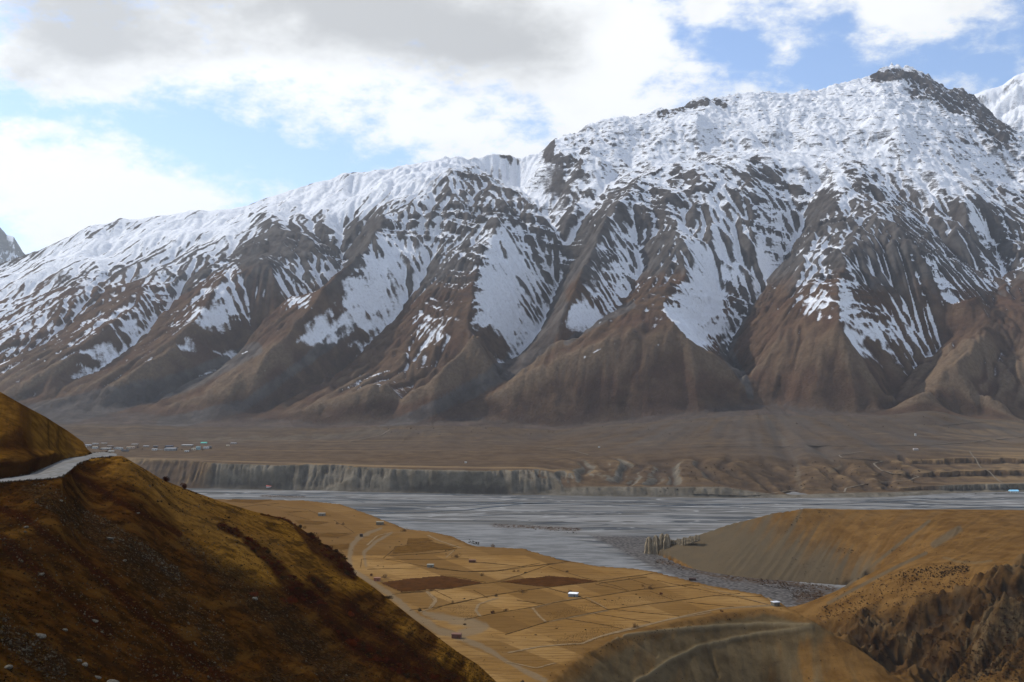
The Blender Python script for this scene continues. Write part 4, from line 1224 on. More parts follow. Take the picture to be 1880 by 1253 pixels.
far_peak("far_peak", [(-150, 330), (-60, 380), (0, 416), (12, 430), (25, 434), (35, 450), (42, 462), (60, 480), (120, 520), (260, 560)], 11500, 2600, 301, 1.5)
far_peak("far_snow_mountain", [(1560, 330), (1680, 260), (1740, 190), (1762, 182), (1786, 174), (1808, 166), (1840, 157), (1862, 140), (1880, 133), (1900, 126), (1960, 150), (2200, 260)], 8600, 1700, 311, 2.0)
far_peak("far_ridge", [(150, 470), (215, 425), (236, 411), (246, 406), (258, 409), (275, 425), (400, 480)], 9500, 1200, 321, 1.3)

# ================================================================== SMALL BUILDERS
def bm_obj(name, bm, mat, parent=None, smooth=False):
    me = bpy.data.meshes.new(name); bm.normal_update(); bm.to_mesh(me); bm.free()
    if mat: me.materials.append(mat)
    if smooth: me.polygons.foreach_set('use_smooth', np.ones(len(me.polygons), bool))
    o = bpy.data.objects.new(name, me); link(o, parent); return o


def add_box(bm, x0, x1, y0, y1, z0, z1):
    vs = [bm.verts.new(p) for p in ((x0, y0, z0), (x1, y0, z0), (x1, y1, z0), (x0, y1, z0), (x0, y0, z1), (x1, y0, z1), (x1, y1, z1), (x0, y1, z1))]
    for f in ((0, 3, 2, 1), (4, 5, 6, 7), (0, 1, 5, 4), (1, 2, 6, 5), (2, 3, 7, 6), (3, 0, 4, 7)): bm.faces.new([vs[i] for i in f])


def pydata(name, co, faces, mat, parent=None, smooth=False):
    me = bpy.data.meshes.new(name); me.from_pydata(co, [], faces); me.materials.append(mat)
    if smooth: me.polygons.foreach_set('use_smooth', np.ones(len(me.polygons), bool))
    o = bpy.data.objects.new(name, me); link(o, parent); return o


def drape(name, tab, pts, width, mat, lift=0.3, kind='structure', thick=0.0, wob=0.0):
    """a strip laid over the ground along a line; thick > 0 makes it a low bank"""
    q = densify([(a, b, 0) for a, b in pts], 10)
    W = [col_hit(tab, a, b) for a, b, _ in q]
    runs, cur = [], [W[0]]
    for p, r in zip(W[:-1], W[1:]):
        if math.hypot(p[0] - r[0], p[1] - r[1]) > 60: runs.append(cur); cur = []
        cur.append(r)
    runs.append(cur)
    co, fc = [], []
    for run in runs:
        if len(run) < 3: continue
        p = np.array(run)
        for k in range(2):
            p[1:-1] = (p[:-2] + 2 * p[1:-1] + p[2:]) / 4
        tg = np.gradient(p[:, :2], axis=0); tg /= np.linalg.norm(tg, axis=1)[:, None] + 1e-9
        nn = np.stack([-tg[:, 1], tg[:, 0]], 1)
        b0 = len(co); prof = [(-0.5, 0), (0.5, 0)] if thick == 0 else [(-0.5, -0.4), (-0.28, thick), (0.28, thick), (0.5, -0.4)]
        for k in range(len(p)):
            ww = width * (1 + wob * math.sin(k * 1.7 + b0))
            for a, dz in prof:
                co.append((p[k, 0] + nn[k, 0] * a * ww, p[k, 1] + nn[k, 1] * a * ww, p[k, 2] + lift + dz * (1 + 0.3 * math.sin(k * 2.3))))
        m = len(prof)
        for k in range(len(p) - 1):
            for j in range(m - 1): a = b0 + k * m + j; fc.append((a, a + 1, a + m + 1, a + m))
    if not fc: return None
    o = pydata(name, co, fc, mat)
    if kind: o['kind'] = kind
    return o


M_PLOUGH = flat_mat("ploughed_soil", (0.050, 0.019, 0.004), 0.98, 0.25, 0.15, 0.05)
M_FALLOW = flat_mat("fallow_soil", (0.085, 0.041, 0.008), 0.98, 0.2, 0.12, 0.05)
M_BUND = flat_mat("field_bank_earth", (0.085, 0.045, 0.014), 0.98, 0.35, 0.4, 0.05)
M_PATH = flat_mat("pale_path_earth", (0.17, 0.115, 0.06), 0.98, 0.2, 0.3, 0.05)
M_TRACK = flat_mat("far_track_gravel", (0.15, 0.125, 0.095), 0.98, 0.2, 0.05, 0.05)


def z3(x, y): return (800 + x / 3.76, 850 + y / 3.76)
def z6(x, y): return (600 + x / 3.76, 950 + y / 3.76)
def z2(x, y): return (400 + x / 3.76, 780 + y / 3.76)
def z4(x, y): return (1100 + x / 3.76, 850 + y / 3.76)


def field_patch(poly, mat, lift=0.3):
    """a ploughed field: its own thin sheet of turned soil following the terrace"""
    p = np.array(poly, float); us = np.linspace(p[:, 0].min(), p[:, 0].max(), 60); vs = np.linspace(p[:, 1].min() - .5, p[:, 1].max() + .5, 34)
    U, V = np.meshgrid(us, vs); ins = inpoly(U, V, [tuple(a) for a in poly])
    co = np.array([[col_hit(VT['t'], a, b) for a in us] for b in vs])
    X, Y, Z = co[..., 0], co[..., 1], co[..., 2] + lift
    Y = Y + 0; keep = ins[:-1, :-1] & ins[1:, 1:] & ins[:-1, 1:] & ins[1:, :-1]
    rows = np.sin((X * 0.3 + Y) * 0.9) * 0.08
    if keep.any(): grid_mesh("field", X[::-1], Y[::-1], (Z + rows)[::-1], mat, keep=keep[::-1])


def flat_patch(poly, mat, lift=0.35):
    pts = [onz(a, b, ZT + lift) for a, b in poly]
    P3 = [(x, y, col_hit(VT['t'], 940 + x / y * F, VH - (z) / y * F)[2] + lift) for x, y, z in pts]
    field_patch(poly, mat, lift)


for poly, m in (([z3(430, 825), z3(600, 803), z3(780, 783), z3(950, 795), z3(1135, 822), z3(960, 842), z3(775, 862), z3(600, 845)], M_PLOUGH),
                ([z6(360, 455), z6(560, 425), z6(800, 405), z6(950, 430), z6(1095, 455), z6(870, 495), z6(700, 505), z6(510, 522)], M_PLOUGH),
                ([z2(1210, 850), z2(1340, 825), z2(1480, 810), z2(1640, 853), z2(1420, 880), z2(1200, 897)], M_FALLOW),
                ([z2(1310, 790), z2(1450, 784), z2(1490, 806), z2(1300, 832)], M_FALLOW),
                ([z2(530, 665), z2(640, 664), z2(780, 677), z2(690, 692), z2(560, 690)], M_FALLOW), ([z2(760, 832), z2(910, 825), z2(900, 862), z2(800, 867)], M_FALLOW),
                ([z2(630, 770), z2(760, 748), z2(930, 757), z2(820, 782)], M_FALLOW), ([z2(40, 530), z2(100, 517), z2(380, 521), z2(250, 545)], M_FALLOW), ([z2(430, 603), z2(600, 600), z2(500, 612)], M_FALLOW),
                ([z3(0, 560), z3(60, 565), z3(150, 600), z3(0, 608)], M_FALLOW)):
    flat_patch(poly, m)

BUNDS = [[z3(-300, 912), z3(0, 885), z3(250, 845), z3(430, 825), z3(620, 765), z3(780, 705), z3(860, 692)],
         [z3(-180, 1020), z3(0, 1000), z3(180, 965), z3(330, 930), z3(560, 890), z3(760, 865), z3(1130, 820), z3(1500, 765)],
         [z3(200, 1085), z3(440, 1035), z3(640, 1005), z3(860, 960), z3(1050, 935), z3(1400, 880), z3(1780, 840)],
         [z3(480, 1190), z3(770, 1100), z3(1190, 1015), z3(1700, 950), z3(1880, 925), z3(2100, 905)],
         [z3(0, 787), z3(110, 785), z3(345, 828)], [z3(0, 735), z3(200, 755), z3(450, 745), z3(720, 695)], [z3(330, 690), z3(600, 720), z3(640, 720), z3(950, 680)],
         [z3(780, 870), z3(990, 925), z3(1190, 1015)], [z3(780, 720), z3(1000, 790), z3(1240, 850), z3(1330, 885)], [z3(1100, 840), z3(1320, 885)], [z3(1330, 800), z3(1500, 855)],
         [z3(1480, 890), z3(1640, 950)], [z3(1230, 1015), z3(1450, 1040), z3(1680, 1060)], [z3(1100, 1045), z3(1300, 1075), z3(1480, 1105)], [z3(560, 950), z3(750, 980)], [z3(260, 880), z3(360, 935)],
         [z3(900, 1080), z3(1180, 1125), z3(1290, 1150)],
         [z6(245, 290), z6(600, 293), z6(980, 290)], [z6(240, 290), z6(232, 345)], [z6(280, 362), z6(640, 352)], [z6(400, 290), z6(700, 345), z6(980, 380), z6(1180, 375), z6(1560, 320)], [z6(390, 285), z6(480, 210)],
         [z6(1000, 310), z6(1230, 330)], [z6(420, 270), z6(800, 245), z6(900, 215)], [z6(740, 355), z6(960, 380)], [z6(470, 205), z6(620, 200), z6(900, 205)], [z6(510, 525), z6(740, 505), z6(860, 565)],
         [z6(730, 640), z6(830, 605), z6(1000, 570)], [z6(1520, 490), z6(1680, 530)], [z6(1740, 550), z6(1880, 610)],
         [z2(60, 590), z2(250, 560), z2(420, 545)], [z2(340, 560), z2(620, 590), z2(700, 622)], [z2(560, 750), z2(950, 752)], [z2(800, 660), z2(940, 745)], [z2(480, 620), z2(640, 660)],
         [z4(0, 835), z4(330, 790)], [z4(400, 815), z4(560, 850), z4(690, 850)], [z4(560, 850), z4(860, 910), z4(1180, 985)], [z4(950, 925), z4(1120, 925)], [z4(600, 965), z4(950, 1000)]]
for k, L in enumerate(BUNDS):
    drape("field_bank", VT['t'], L, 0.6, M_BUND, 0.03, thick=0.35, wob=0.4)
PATHS = [([(932, 1200), (986, 1189), (1036, 1184), (1068, 1183), (1100, 1170), (1166, 1155), (1228, 1138), (1323, 1118), (1414, 1112)], 2.6),
         ([(786, 1088), (802, 1104), (791, 1118), (770, 1125)], 1.6), ([(782, 1088), (798, 1104), (787, 1118)], 1.0), ([(914, 1099), (879, 1110), (873, 1122), (882, 1133)], 2.4),
         ([z6(1420, 628), z6(1470, 690), z6(1510, 722)], 2.0), ([z3(690, 1000), z3(860, 958), z3(1000, 935)], 1.6), ([z4(1130, 905), z4(1200, 965), z4(1180, 990)], 2.0), ([z2(1440, 1150), z2(1510, 1210), z2(1470, 1252)], 1.8),
         ([z2(1030, 835), z2(1100, 770), z2(1200, 745), z2(1290, 745)], 2.4), ([z2(1450, 765), z2(1520, 800), z2(1680, 855)], 3.0), ([z2(1575, 920), z2(1630, 870)], 1.4), ([z3(1060, 1228), z3(1200, 1180), z3(1400, 1130), z3(1600, 1090), z3(1900, 1035)], 1.8),
         ([z3(780, 1100), z3(1190, 1022)], 1.6), ([z3(1040, 930), z3(1180, 1010)], 1.2), ([z4(700, 850), z4(930, 915), z4(1180, 985)], 1.3), ([(930, 1216), (985, 1228), (1020, 1218)], 1.6)]
for L, wd in PATHS:
    drape("field_path", VT['t'], L, wd, M_PATH, 0.25, wob=0.2)
ftab = FT
for L, wd in (([(1550, 905), (1553, 897), (1593, 889), (1672, 882), (1688, 876), (1646, 873), (1619, 866), (1603, 853), (1622, 848), (1545, 842), (1540, 837), (1587, 830)], 4.0),
              ([(1280, 820.5), (1400, 819.5), (1560, 819), (1700, 818), (1790, 812), (1880, 802), (2040, 800)], 6.0), ([(1780, 830), (1800, 860), (1856, 900)], 3.0), ([(1080, 836), (1050, 828), (1000, 822)], 4.0),
              ([(640, 812), (700, 800), (716, 790)], 4.0), ([(1270, 908), (1380, 912), (1480, 898), (1550, 904)], 4.0), ([(1730, 782), (1800, 776), (1880, 772)], 4.0)):
    drape("dirt_track", ftab, L, wd, M_TRACK, 0.9, wob=0.15)

# ================================================================== BUILDINGS
_pal = {}
def paint(col, rough=0.85, metallic=0.0):
    k = (col, rough, metallic)
    if k not in _pal: _pal[k] = flat_mat("painted_wall" if metallic == 0 else "sheet_metal", col, rough, 0.12, 0.6, 0.3, metallic)
    return _pal[k]


M_GLASS = flat_mat("dark_window_pane", (0.02, 0.025, 0.03), 0.2, 0.1, 1, 0.5)
M_WOOD = flat_mat("old_timber", (0.07, 0.04, 0.02), 0.9, 0.3, 2)


def house(name, cat, label, tab, u, v, w, h, wall, roof, depth=None, rot=0.0, pitched=False, wins=0, group=None, sink=0.6, door=True, post=False, rmetal=False):
    x, y, z = col_hit(tab, u, v)
    depth = depth or w * 0.65
    e = bpy.data.objects.new(name, None); link(e); e.location = (x, y + depth / 2, z - sink * 0.3); e.rotation_euler = (0, 0, R(rot))
    e.empty_display_size = 0.5; tag(e, label, cat, group)
    bm = bmesh.new(); add_box(bm, -w / 2, w / 2, -depth / 2, depth / 2, -sink, h)
    bm_obj("wall", bm, paint(wall), e)
    bm = bmesh.new()
    if pitched:
        o = 0.35; r = h + w * 0.0 + depth * 0.28
        vs = [bm.verts.new(p) for p in ((-w / 2 - o, -depth / 2 - o, h + .02), (w / 2 + o, -depth / 2 - o, h + .02), (w / 2 + o, depth / 2 + o, h + .02), (-w / 2 - o, depth / 2 + o, h + .02), (-w / 2 - o, 0, r), (w / 2 + o, 0, r))]
        for f in ((0, 1, 5, 4), (2, 3, 4, 5), (1, 2, 5), (3, 0, 4), (3, 2, 1, 0)): bm.faces.new([vs[i] for i in f])
    else:
        o = 0.25
        add_box(bm, -w / 2 - o, w / 2 + o, -depth / 2 - o, depth / 2 + o, h + 0.003, h + 0.45)
    bm_obj("roof", bm, paint(roof, 0.45 if rmetal else 0.8), e)
    if wins:
        me = None; n = wins
        for k in range(n):
            cx = -w / 2 + w * (k + 0.5) / n; ww = w / n * 0.42
            if me is None:
                bm = bmesh.new(); add_box(bm, -ww / 2, ww / 2, -0.06, 0.05, 0, min(1.5, h * 0.45)); o = bm_obj("window", bm, M_GLASS, e); me = o.data
            else:
                o = bpy.data.objects.new("window", me); link(o, e)
            o.location = (cx, -depth / 2, h * 0.35)
    elif door:
        bm = bmesh.new(); add_box(bm, -0.45, 0.45, -0.05, 0.05, 0, min(1.9, h * 0.8)); o = bm_obj("door", bm, M_WOOD, e); o.location = (w * 0.18, -depth / 2, 0.0)
    return e


T = VT['t']
WHITE, CREAM, MUD, GREYW, TEAL = (0.42, 0.42, 0.40), (0.5, 0.44, 0.34), (0.17, 0.11, 0.065), (0.22, 0.21, 0.20), (0.24, 0.33, 0.33)
house("hut", "hut", "small hut with a bright white metal roof in the middle of the fields", T, 1053, 1097, 7.6, 2.6, (0.16, 0.17, 0.18), (0.85, 0.86, 0.88), depth=6.5, rot=-14, wins=0, rmetal=True)
house("hut", "hut", "square grey hut with a pale flat roof at the tip of the field terrace", T, 1425, 1114, 5.6, 3.2, (0.10, 0.085, 0.06), (0.45, 0.46, 0.48), depth=5, rot=20)
house("hut", "hut", "dark brown hut at the edge of the stony river bed beside the fields", RB['t'], 1272, 1068, 8.2, 2.6, (0.045, 0.02, 0.012), (0.06, 0.03, 0.02), depth=4, rot=-12)
house("hut", "hut", "red-brown mud hut beside the pale track below the near slope", T, 838, 1173, 6.4, 2.9, (0.09, 0.03, 0.015), (0.13, 0.055, 0.03), depth=4.5, rot=-10)
house("hut", "hut", "small red mud hut next to the left ploughed field", T, 692, 1068, 5.6, 2.8, (0.19, 0.06, 0.025), (0.22, 0.10, 0.05), depth=4, rot=-5)
house("hut", "hut", "grey stone hut in the middle of the upper fields left of the bare trees", T, 790, 1043, 6.2, 2.6, (0.15, 0.14, 0.11), (0.22, 0.20, 0.15), depth=5, rot=-6)
house("hut", "hut", "dark brown flat hut right of the tall bare bush in the upper fields", T, 867, 1034, 6.6, 2.2, (0.09, 0.035, 0.015), (0.12, 0.05, 0.02), depth=5, rot=-5)
house("hut", "hut", "grey stone hut alone among the farthest fields", T, 590, 948, 9, 3.4, (0.14, 0.12, 0.09), (0.22, 0.19, 0.14), depth=7)
house("hut", "hut", "grey stone hut near the terrace rim above the river", T, 697, 965, 9, 3.4, (0.11, 0.085, 0.05), (0.20, 0.17, 0.11), depth=7)
house("hut", "hut", "tiny dark hut at the top of the pale wash track", T, 663, 986, 3.4, 3.0, (0.03, 0.02, 0.014), (0.05, 0.03, 0.02), depth=3, door=False)
Q = FT
house("farmhouse", "house", "long white building with a red roof at the foot of the bluff by the river", Q, 495, 897.5, 15, 2.8, WHITE, (0.45, 0.10, 0.07), depth=9, pitched=True, wins=5)
house("farmhouse", "house", "white building with a bright blue roof on the river bank at the right edge", Q, 1863, 906, 18, 4.2, WHITE, (0.25, 0.55, 0.75), depth=10, pitched=True, wins=5, rmetal=True)
house("hut", "hut", "small brown hut left of the blue-roofed building", Q, 1852, 906, 6, 3.0, MUD, GREYW, depth=5)
house("hut", "hut", "lone white hut on the rim of the grey bluff", Q, 855, 851, 5, 2.8, WHITE, WHITE, depth=4, door=False)
house("hut", "hut", "lone white hut by the road on the far plain, centre", Q, 1100, 823, 5, 3.0, WHITE, WHITE, depth=4, door=False)
house("hut", "hut", "grey walled hut above the zigzag track", Q, 1682, 828, 11, 4.0, (0.3, 0.27, 0.25), (0.5, 0.45, 0.42), depth=7)
house("hut", "hut", "small white chorten tower below the sunlit foothills", Q, 1681, 801, 4, 6.0, WHITE, WHITE, depth=4, door=False)


def zv(x, y): return (150 + x / 6.27, 790 + y / 6.27)
VILL = [(20, 205, 12, 3.2, CREAM, WHITE, 3, 0, "cream house with a white roof at the left end of the village"),
        (70, 188, 14, 3.4, GREYW, (0.55, 0.6, 0.66), 3, 0, "grey house with a pale bluish roof, second from the left end"),
        (150, 168, 13, 3.0, GREYW, WHITE, 0, 0, "grey house with a white roof at the back of the village above the road bend"),
        (148, 214, 12, 4.6, WHITE, CREAM, 3, 0, "tall white house standing right over the road bend"),
        (250, 166, 13, 3.0, MUD, WHITE, 0, 0, "brown house with a white flat roof in the back row of the village"),
        (268, 226, 22, 3.2, GREYW, WHITE, 5, 0, "long low grey house with a white roof in the front row of the village"),
        (318, 200, 14, 3.6, MUD, (0.25, 0.22, 0.2), 3, 0, "dark brown house between two white-roofed houses"),
        (335, 250, 12, 2.6, CREAM, WHITE, 0, 0, "small cream house with a white roof in the lowest row of the village"),
        (385, 222, 10, 3.2, GREYW, GREYW, 2, 0, "small all-grey house left of the twin white houses"),
        (415, 222, 10, 5.0, WHITE, GREYW, 2, 0, "white two-storey house, left of the twin pair"),
        (448, 226, 9, 4.6, WHITE, (0.3, 0.28, 0.26), 2, 0, "white two-storey house, right of the twin pair"),
        (492, 248, 16, 3.6, (0.06, 0.06, 0.065), (0.10, 0.10, 0.11), 0, 0, "low black shed in the front row of the village"),
        (545, 212, 13, 4.0, CREAM, (0.45, 0.3, 0.2), 3, 0, "cream house with a reddish roof in the middle of the village"),
        (585, 214, 9, 4.6, (0.40, 0.28, 0.20), CREAM, 2, 0, "tan house attached to the right of the reddish-roofed one"),
        (605, 176, 15, 2.8, MUD, WHITE, 0, 0, "brown house with a long white roof at the back, mid village"),
        (735, 194, 13, 2.8, GREYW, WHITE, 0, 0, "lone house with a white roof between the two halves of the village"),
        (835, 236, 12, 3.8, WHITE, (0.5, 0.5, 0.48), 2, 0, "white box house at the left end of the long low wall"),
        (845, 200, 10, 3.4, (0.08, 0.08, 0.09), GREYW, 0, 0, "dark shed behind the white box house"),
        (900, 232, 14, 1.6, MUD, GREYW, 0, 0, "very low brown barn joining the white box house to the school"),
        (1015, 238, 26, 5.6, (0.10, 0.10, 0.11), (0.35, 0.36, 0.38), 8, 0, "long two-storey school building with a row of pale pillars"),
        (1000, 196, 18, 3.4, (0.08, 0.085, 0.10), (0.12, 0.12, 0.14), 0, 0, "long dark shed behind the school building"),
        (1205, 184, 26, 2.6, GREYW, WHITE, 6, 0, "longest white-roofed building in the right half of the village"),
        (1205, 252, 10, 3.0, WHITE, WHITE, 2, 0, "small white house standing alone in front of the right half of the village"),
        (1244, 240, 6, 5.6, MUD, MUD, 0, 0, "narrow brown tower-like house beside the small white house"),
        (1285, 234, 10, 5.0, CREAM, CREAM, 2, 0, "cream house left of the tall teal building"),
        (1338, 228, 10, 8.2, TEAL, (0.3, 0.42, 0.42), 2, 0, "tall pale teal building, tallest of the village"),
        (1402, 164, 15, 3.0, GREYW, (0.08, 0.36, 0.28), 0, 1, "building with a green roof behind the teal one"),
        (1428, 216, 13, 4.0, WHITE, (0.5, 0.52, 0.55), 3, 0, "white house right of the tall teal building"),
        (1468, 206, 9, 3.8, (0.07, 0.07, 0.075), GREYW, 0, 0, "dark house at the right end of the main village"),
        (1745, 160, 14, 2.6, GREYW, (0.42, 0.42, 0.42), 3, 0, "outlying grey house well to the right of the village"),
        (1680, 184, 7, 2.4, CREAM, CREAM, 0, 0, "small outlying cream hut left of the grey outlying house")]
for (x, y, w, h, wc, rc, nw, pt, lab) in VILL:
    u, v = zv(x, y)
    e = house("village_house", "house", lab, Q, u, v, w, h, wc, rc, wins=nw, pitched=bool(pt), group="houses of the far village")
    if 'pillars' in lab:
        bm = bmesh.new(); add_box(bm, -0.5, 0.5, -0.3, 0.3, 0, h); o = bm_obj("pillar", bm, paint(WHITE), e); o.location = (-w / 2, -w * .325 - 0.5, 0)
        for k in range(1, 9):
            c = o.copy(); link(c, e); c.location.x = -w / 2 + w * k / 8

# ================================================================== CLAY PINNACLES
def pinnacle(u, vt, vb, D, wpx, seed):
    x, y, zt = P(u, vt, D); _, _, zb = P(u, vb + 5, D); r = wpx / 2 / F * D; h = zt - zb
    rr = random.Random(seed); n, m = 22, 16; co = []; ph = [rr.random() * 6.28 for _ in range(4)]
    for j in range(m + 1):
        q = j / m; base = r * (1.75 - 0.75 * q) * (1 - q ** 6) ** 0.6
        lx, ly = (q ** 1.5) * r * (rr.random() - 0.5) * 0.25, 0
        for i in range(n):
            a = i / n * 2 * math.pi
            f = 1 + 0.16 * math.sin(5 * a + ph[0] + q) + 0.10 * math.sin(9 * a + ph[1]) + 0.05 * (rr.random() - 0.5) + 0.06 * math.sin(q * 14 + ph[2])
            co.append((lx + math.cos(a) * base * f, ly + math.sin(a) * base * f * 1.25, q * h))
    co.append((0, 0, h * 1.01)); fc = [(j * n + i, j * n + (i + 1) % n, (j + 1) * n + (i + 1) % n, (j + 1) * n + i) for j in range(m) for i in range(n)]
    fc += [(m * n + i, m * n + (i + 1) % n, (m + 1) * n) for i in range(n)]
    o = pydata("clay_pinnacle", co, fc, M_CLAY, smooth=False); o.location = (x, y, zb); return o


_t = NT("fluted_clay", 0.97, 0.05); _n = _t.noise(0.35, 5, 0.6, _t.map((1, 1, 0.18)))
_t.base(_t.mix(_t.ramp(_n, 0.35, 0.65), (0.12, 0.094, 0.060), (0.24, 0.19, 0.125))); _t.bump(_n, 0.6, 0.8); M_CLAY = _t.m
for k, (u, vt, vb, wp, lab) in enumerate([(1192, 985, 1016, 11, "broad blunt clay pinnacle at the river end of the row"), (1204, 982, 1013, 10, "pointed clay pinnacle, second from the river end"),
                                         (1215.5, 979, 1008, 9, "tallest slim clay pinnacle with a sharp tip"), (1224, 980, 1007, 11, "wide leaning clay pinnacle, last of the four big ones")]):
    o = pinnacle(u, vt, vb, 1500 - k * 4, wp, 40 + k); tag(o, lab, "rock pinnacle", "clay pinnacles on the spur")
for k in range(14):
    q = k / 13; o = pinnacle(1233 + 49 * q, 990.5 - 9.5 * q + (k % 3) * 1.2, 1005 - 17 * q, 1492 - 52 * q, 5.2 - 1.2 * q, 60 + k)
    tag(o, "small clay pinnacle in the long low row climbing the spur", "rock pinnacle", "small clay pinnacles in a row")

# ================================================================== SHRUBS AND TREES
def shrub_mesh(name, seed, n, leaf, mat, flat=0.8, stems=0):
    rr = np.random.default_rng(seed)
    k = 6; cc = rr.normal(size=(k, 3)) * 0.30; cc[:, 2] = np.abs(cc[:, 2]) * 0.8 + 0.22; cr = 0.28 + 0.22 * rr.random(k)
    ci = rr.integers(0, k, n); d = rr.normal(size=(n, 3)); d /= np.linalg.norm(d, axis=1)[:, None]
    p = cc[ci] + d * (cr[ci] * (0.45 + 0.6 * rr.random(n) ** 0.5))[:, None]; p[:, 2] = np.abs(p[:, 2]) * flat
    a = rr.normal(size=(n, 3)); a /= np.linalg.norm(a, axis=1)[:, None]; b = np.cross(a, d); b /= np.linalg.norm(b, axis=1)[:, None] + 1e-6
    L = leaf * (0.6 + 0.9 * rr.random(n))[:, None]
    q0, q1, q2 = p - a * L, p + a * L + b * L * 0.5, p + b * L
    co = np.concatenate([q0, q1, q2]); fc = [(i, i + n, i + 2 * n) for i in range(n)]
    if stems:
        c2 = []; base = len(co)
        for s_ in range(stems):
            dr = rr.normal(size=3); dr[2] = abs(dr[2]) + 0.7; dr /= np.linalg.norm(dr); w = 0.02
            for tt in (0, 1):
                for ang in (0, 2.1, 4.2): c2.append(dr * tt * 0.75 + np.array([math.cos(ang) * w * (1 - .7 * tt), math.sin(ang) * w * (1 - .7 * tt), 0]))
            b0 = base + s_ * 6
            for i in range(3): fc.append((b0 + i, b0 + (i + 1) % 3, b0 + 3 + (i + 1) % 3, b0 + 3 + i))
        co = np.concatenate([co, np.array(c2)])
    me = bpy.data.meshes.new(name); me.from_pydata(co.tolist(), [], fc); me.materials.append(mat); return me


def leaf_mat(name, c1, c2):
    t = NT(name, 0.9, 0.05); oi = t.n.new('ShaderNodeObjectInfo')
    n = t.noise(3.0, 3, 0.6); t.base(t.mix(t.math('ADD', t.math('MULTIPLY', n, 0.8), t.math('MULTIPLY_ADD', oi.outputs['Random'], 0.6, -0.3), 0, True), tuple(c1), tuple(c2))); return t.m


M_RED = leaf_mat("dark_red_twigs", (0.018, 0.004, 0.002), (0.085, 0.018, 0.006))
M_RUST = leaf_mat("rust_red_twigs", (0.06, 0.012, 0.004), (0.16, 0.035, 0.01))
M_DARK = leaf_mat("dark_brown_scrub", (0.012, 0.008, 0.004), (0.045, 0.025, 0.01))
M_OCHD = leaf_mat("dark_stubble", (0.05, 0.025, 0.008), (0.10, 0.055, 0.018))
M_SCRUB = leaf_mat("brown_scrub_twigs", (0.03, 0.014, 0.006), (0.09, 0.045, 0.018))
M_OCHRE = leaf_mat("ochre_twigs", (0.09, 0.045, 0.015), (0.17, 0.095, 0.035))
M_BARK = flat_mat("grey_brown_bark", (0.06, 0.04, 0.03), 0.95, 0.3, 4)
SH_RED = [shrub_mesh("shrub", 500 + k, 260, 0.10, M_RED) for k in range(4)]
SH_RUST = [shrub_mesh("shrub", 510 + k, 260, 0.10, M_RUST) for k in range(2)]
SH_DARK = [shrub_mesh("shrub", 520 + k, 200, 0.11, M_DARK, 0.65) for k in range(3)]
SH_OCH = [shrub_mesh("shrub", 530 + k, 200, 0.10, M_OCHRE) for k in range(2)]


def near_pt(u, v):
    U, V, D, Z = NR['t']; j = int(np.clip(np.searchsorted(U[0], u), 0, U.shape[1] - 1))
    i = int(np.clip(np.searchsorted(-V[:, j], -v), 0, len(V) - 1))
    d = D[i, j]; return ((U[i, j] - 940) / F * d, d, Z[i, j])


def place(me, name, loc, size, hgt=None, label=None, cat=None, group=None, sink=0.12):
    o = bpy.data.objects.new(name, me); link(o); o.location = (loc[0], loc[1], loc[2] - sink * size)
    o.scale = (size, size, (hgt or size)); o.rotation_euler = (0, 0, random.random() * 6.28)
    tag(o, label, cat, group); return o


def bush(u, v, size, mat, label, seed):
    loc = near_pt(u, v)
    e = bpy.data.objects.new("bush", None); link(e); e.location = (loc[0], loc[1], loc[2] - 0.1); tag(e, label, "bush")
    me = shrub_mesh("foliage", seed, 1500, 0.055, mat, 0.95); o = bpy.data.objects.new("foliage", me); link(o, e); o.scale = (size, size, size)
    rr = random.Random(seed); bm = bmesh.new()
    for k in range(14):
        a = rr.random() * 6.28; d = Vector((math.cos(a) * 0.5, math.sin(a) * 0.5, 0.9)) * size * (0.5 + rr.random() * 0.4); w = 0.03
        pr = None
        for tt in (0, 0.5, 1):
            ring = [bm.verts.new((d.x * tt ** 1.2 + math.cos(g) * w * (1 - .6 * tt), d.y * tt ** 1.2 + math.sin(g) * w * (1 - .6 * tt), d.z * tt)) for g in (0, 2.1, 4.2)]
            if pr:
                for i in range(3): bm.faces.new((pr[i], pr[(i + 1) % 3], ring[(i + 1) % 3], ring[i]))
            pr = ring
    bm_obj("branches", bm, M_BARK, e)


bush(303, 885, 1.45, M_RED, "round dark red bush on the slope crest, left of a ragged one", 601)
bush(337, 898, 1.40, M_RED, "ragged dark red bush on the crest of the near slope, right of the round one", 602)
bush(465, 1096, 1.15, M_RUST, "dark red bush above the pale boulder on the stony patch", 603)
bush(528, 1107, 1.75, M_RUST, "bright rust-red bush on the lower edge of the stony patch", 604)
bush(645, 1172, 1.7, M_RUST, "large rust-red bush at the top of the lower thicket", 605)
bush(712, 1097, 1.25, M_DARK, "upright black bush on the skyline of the near slope above the pale track", 606)
bush(642, 1125, 1.2, M_RUST, "rust-red bush in the middle of the near slope below the thickets", 607)
bush(552, 968, 1.2, M_DARK, "dark bush at the end of the red hedge-like strip on the crest", 608)

rs = random.Random(77)
def along(L, width, q):
    k = q * (len(L) - 1); i = min(int(k), len(L) - 2); f = k - i
    return (L[i][0] + (L[i + 1][0] - L[i][0]) * f, L[i][1] + (L[i + 1][1] - L[i][1]) * f + (rs.random() - 0.5) * 2 * (width[i] + (width[i + 1] - width[i]) * f))


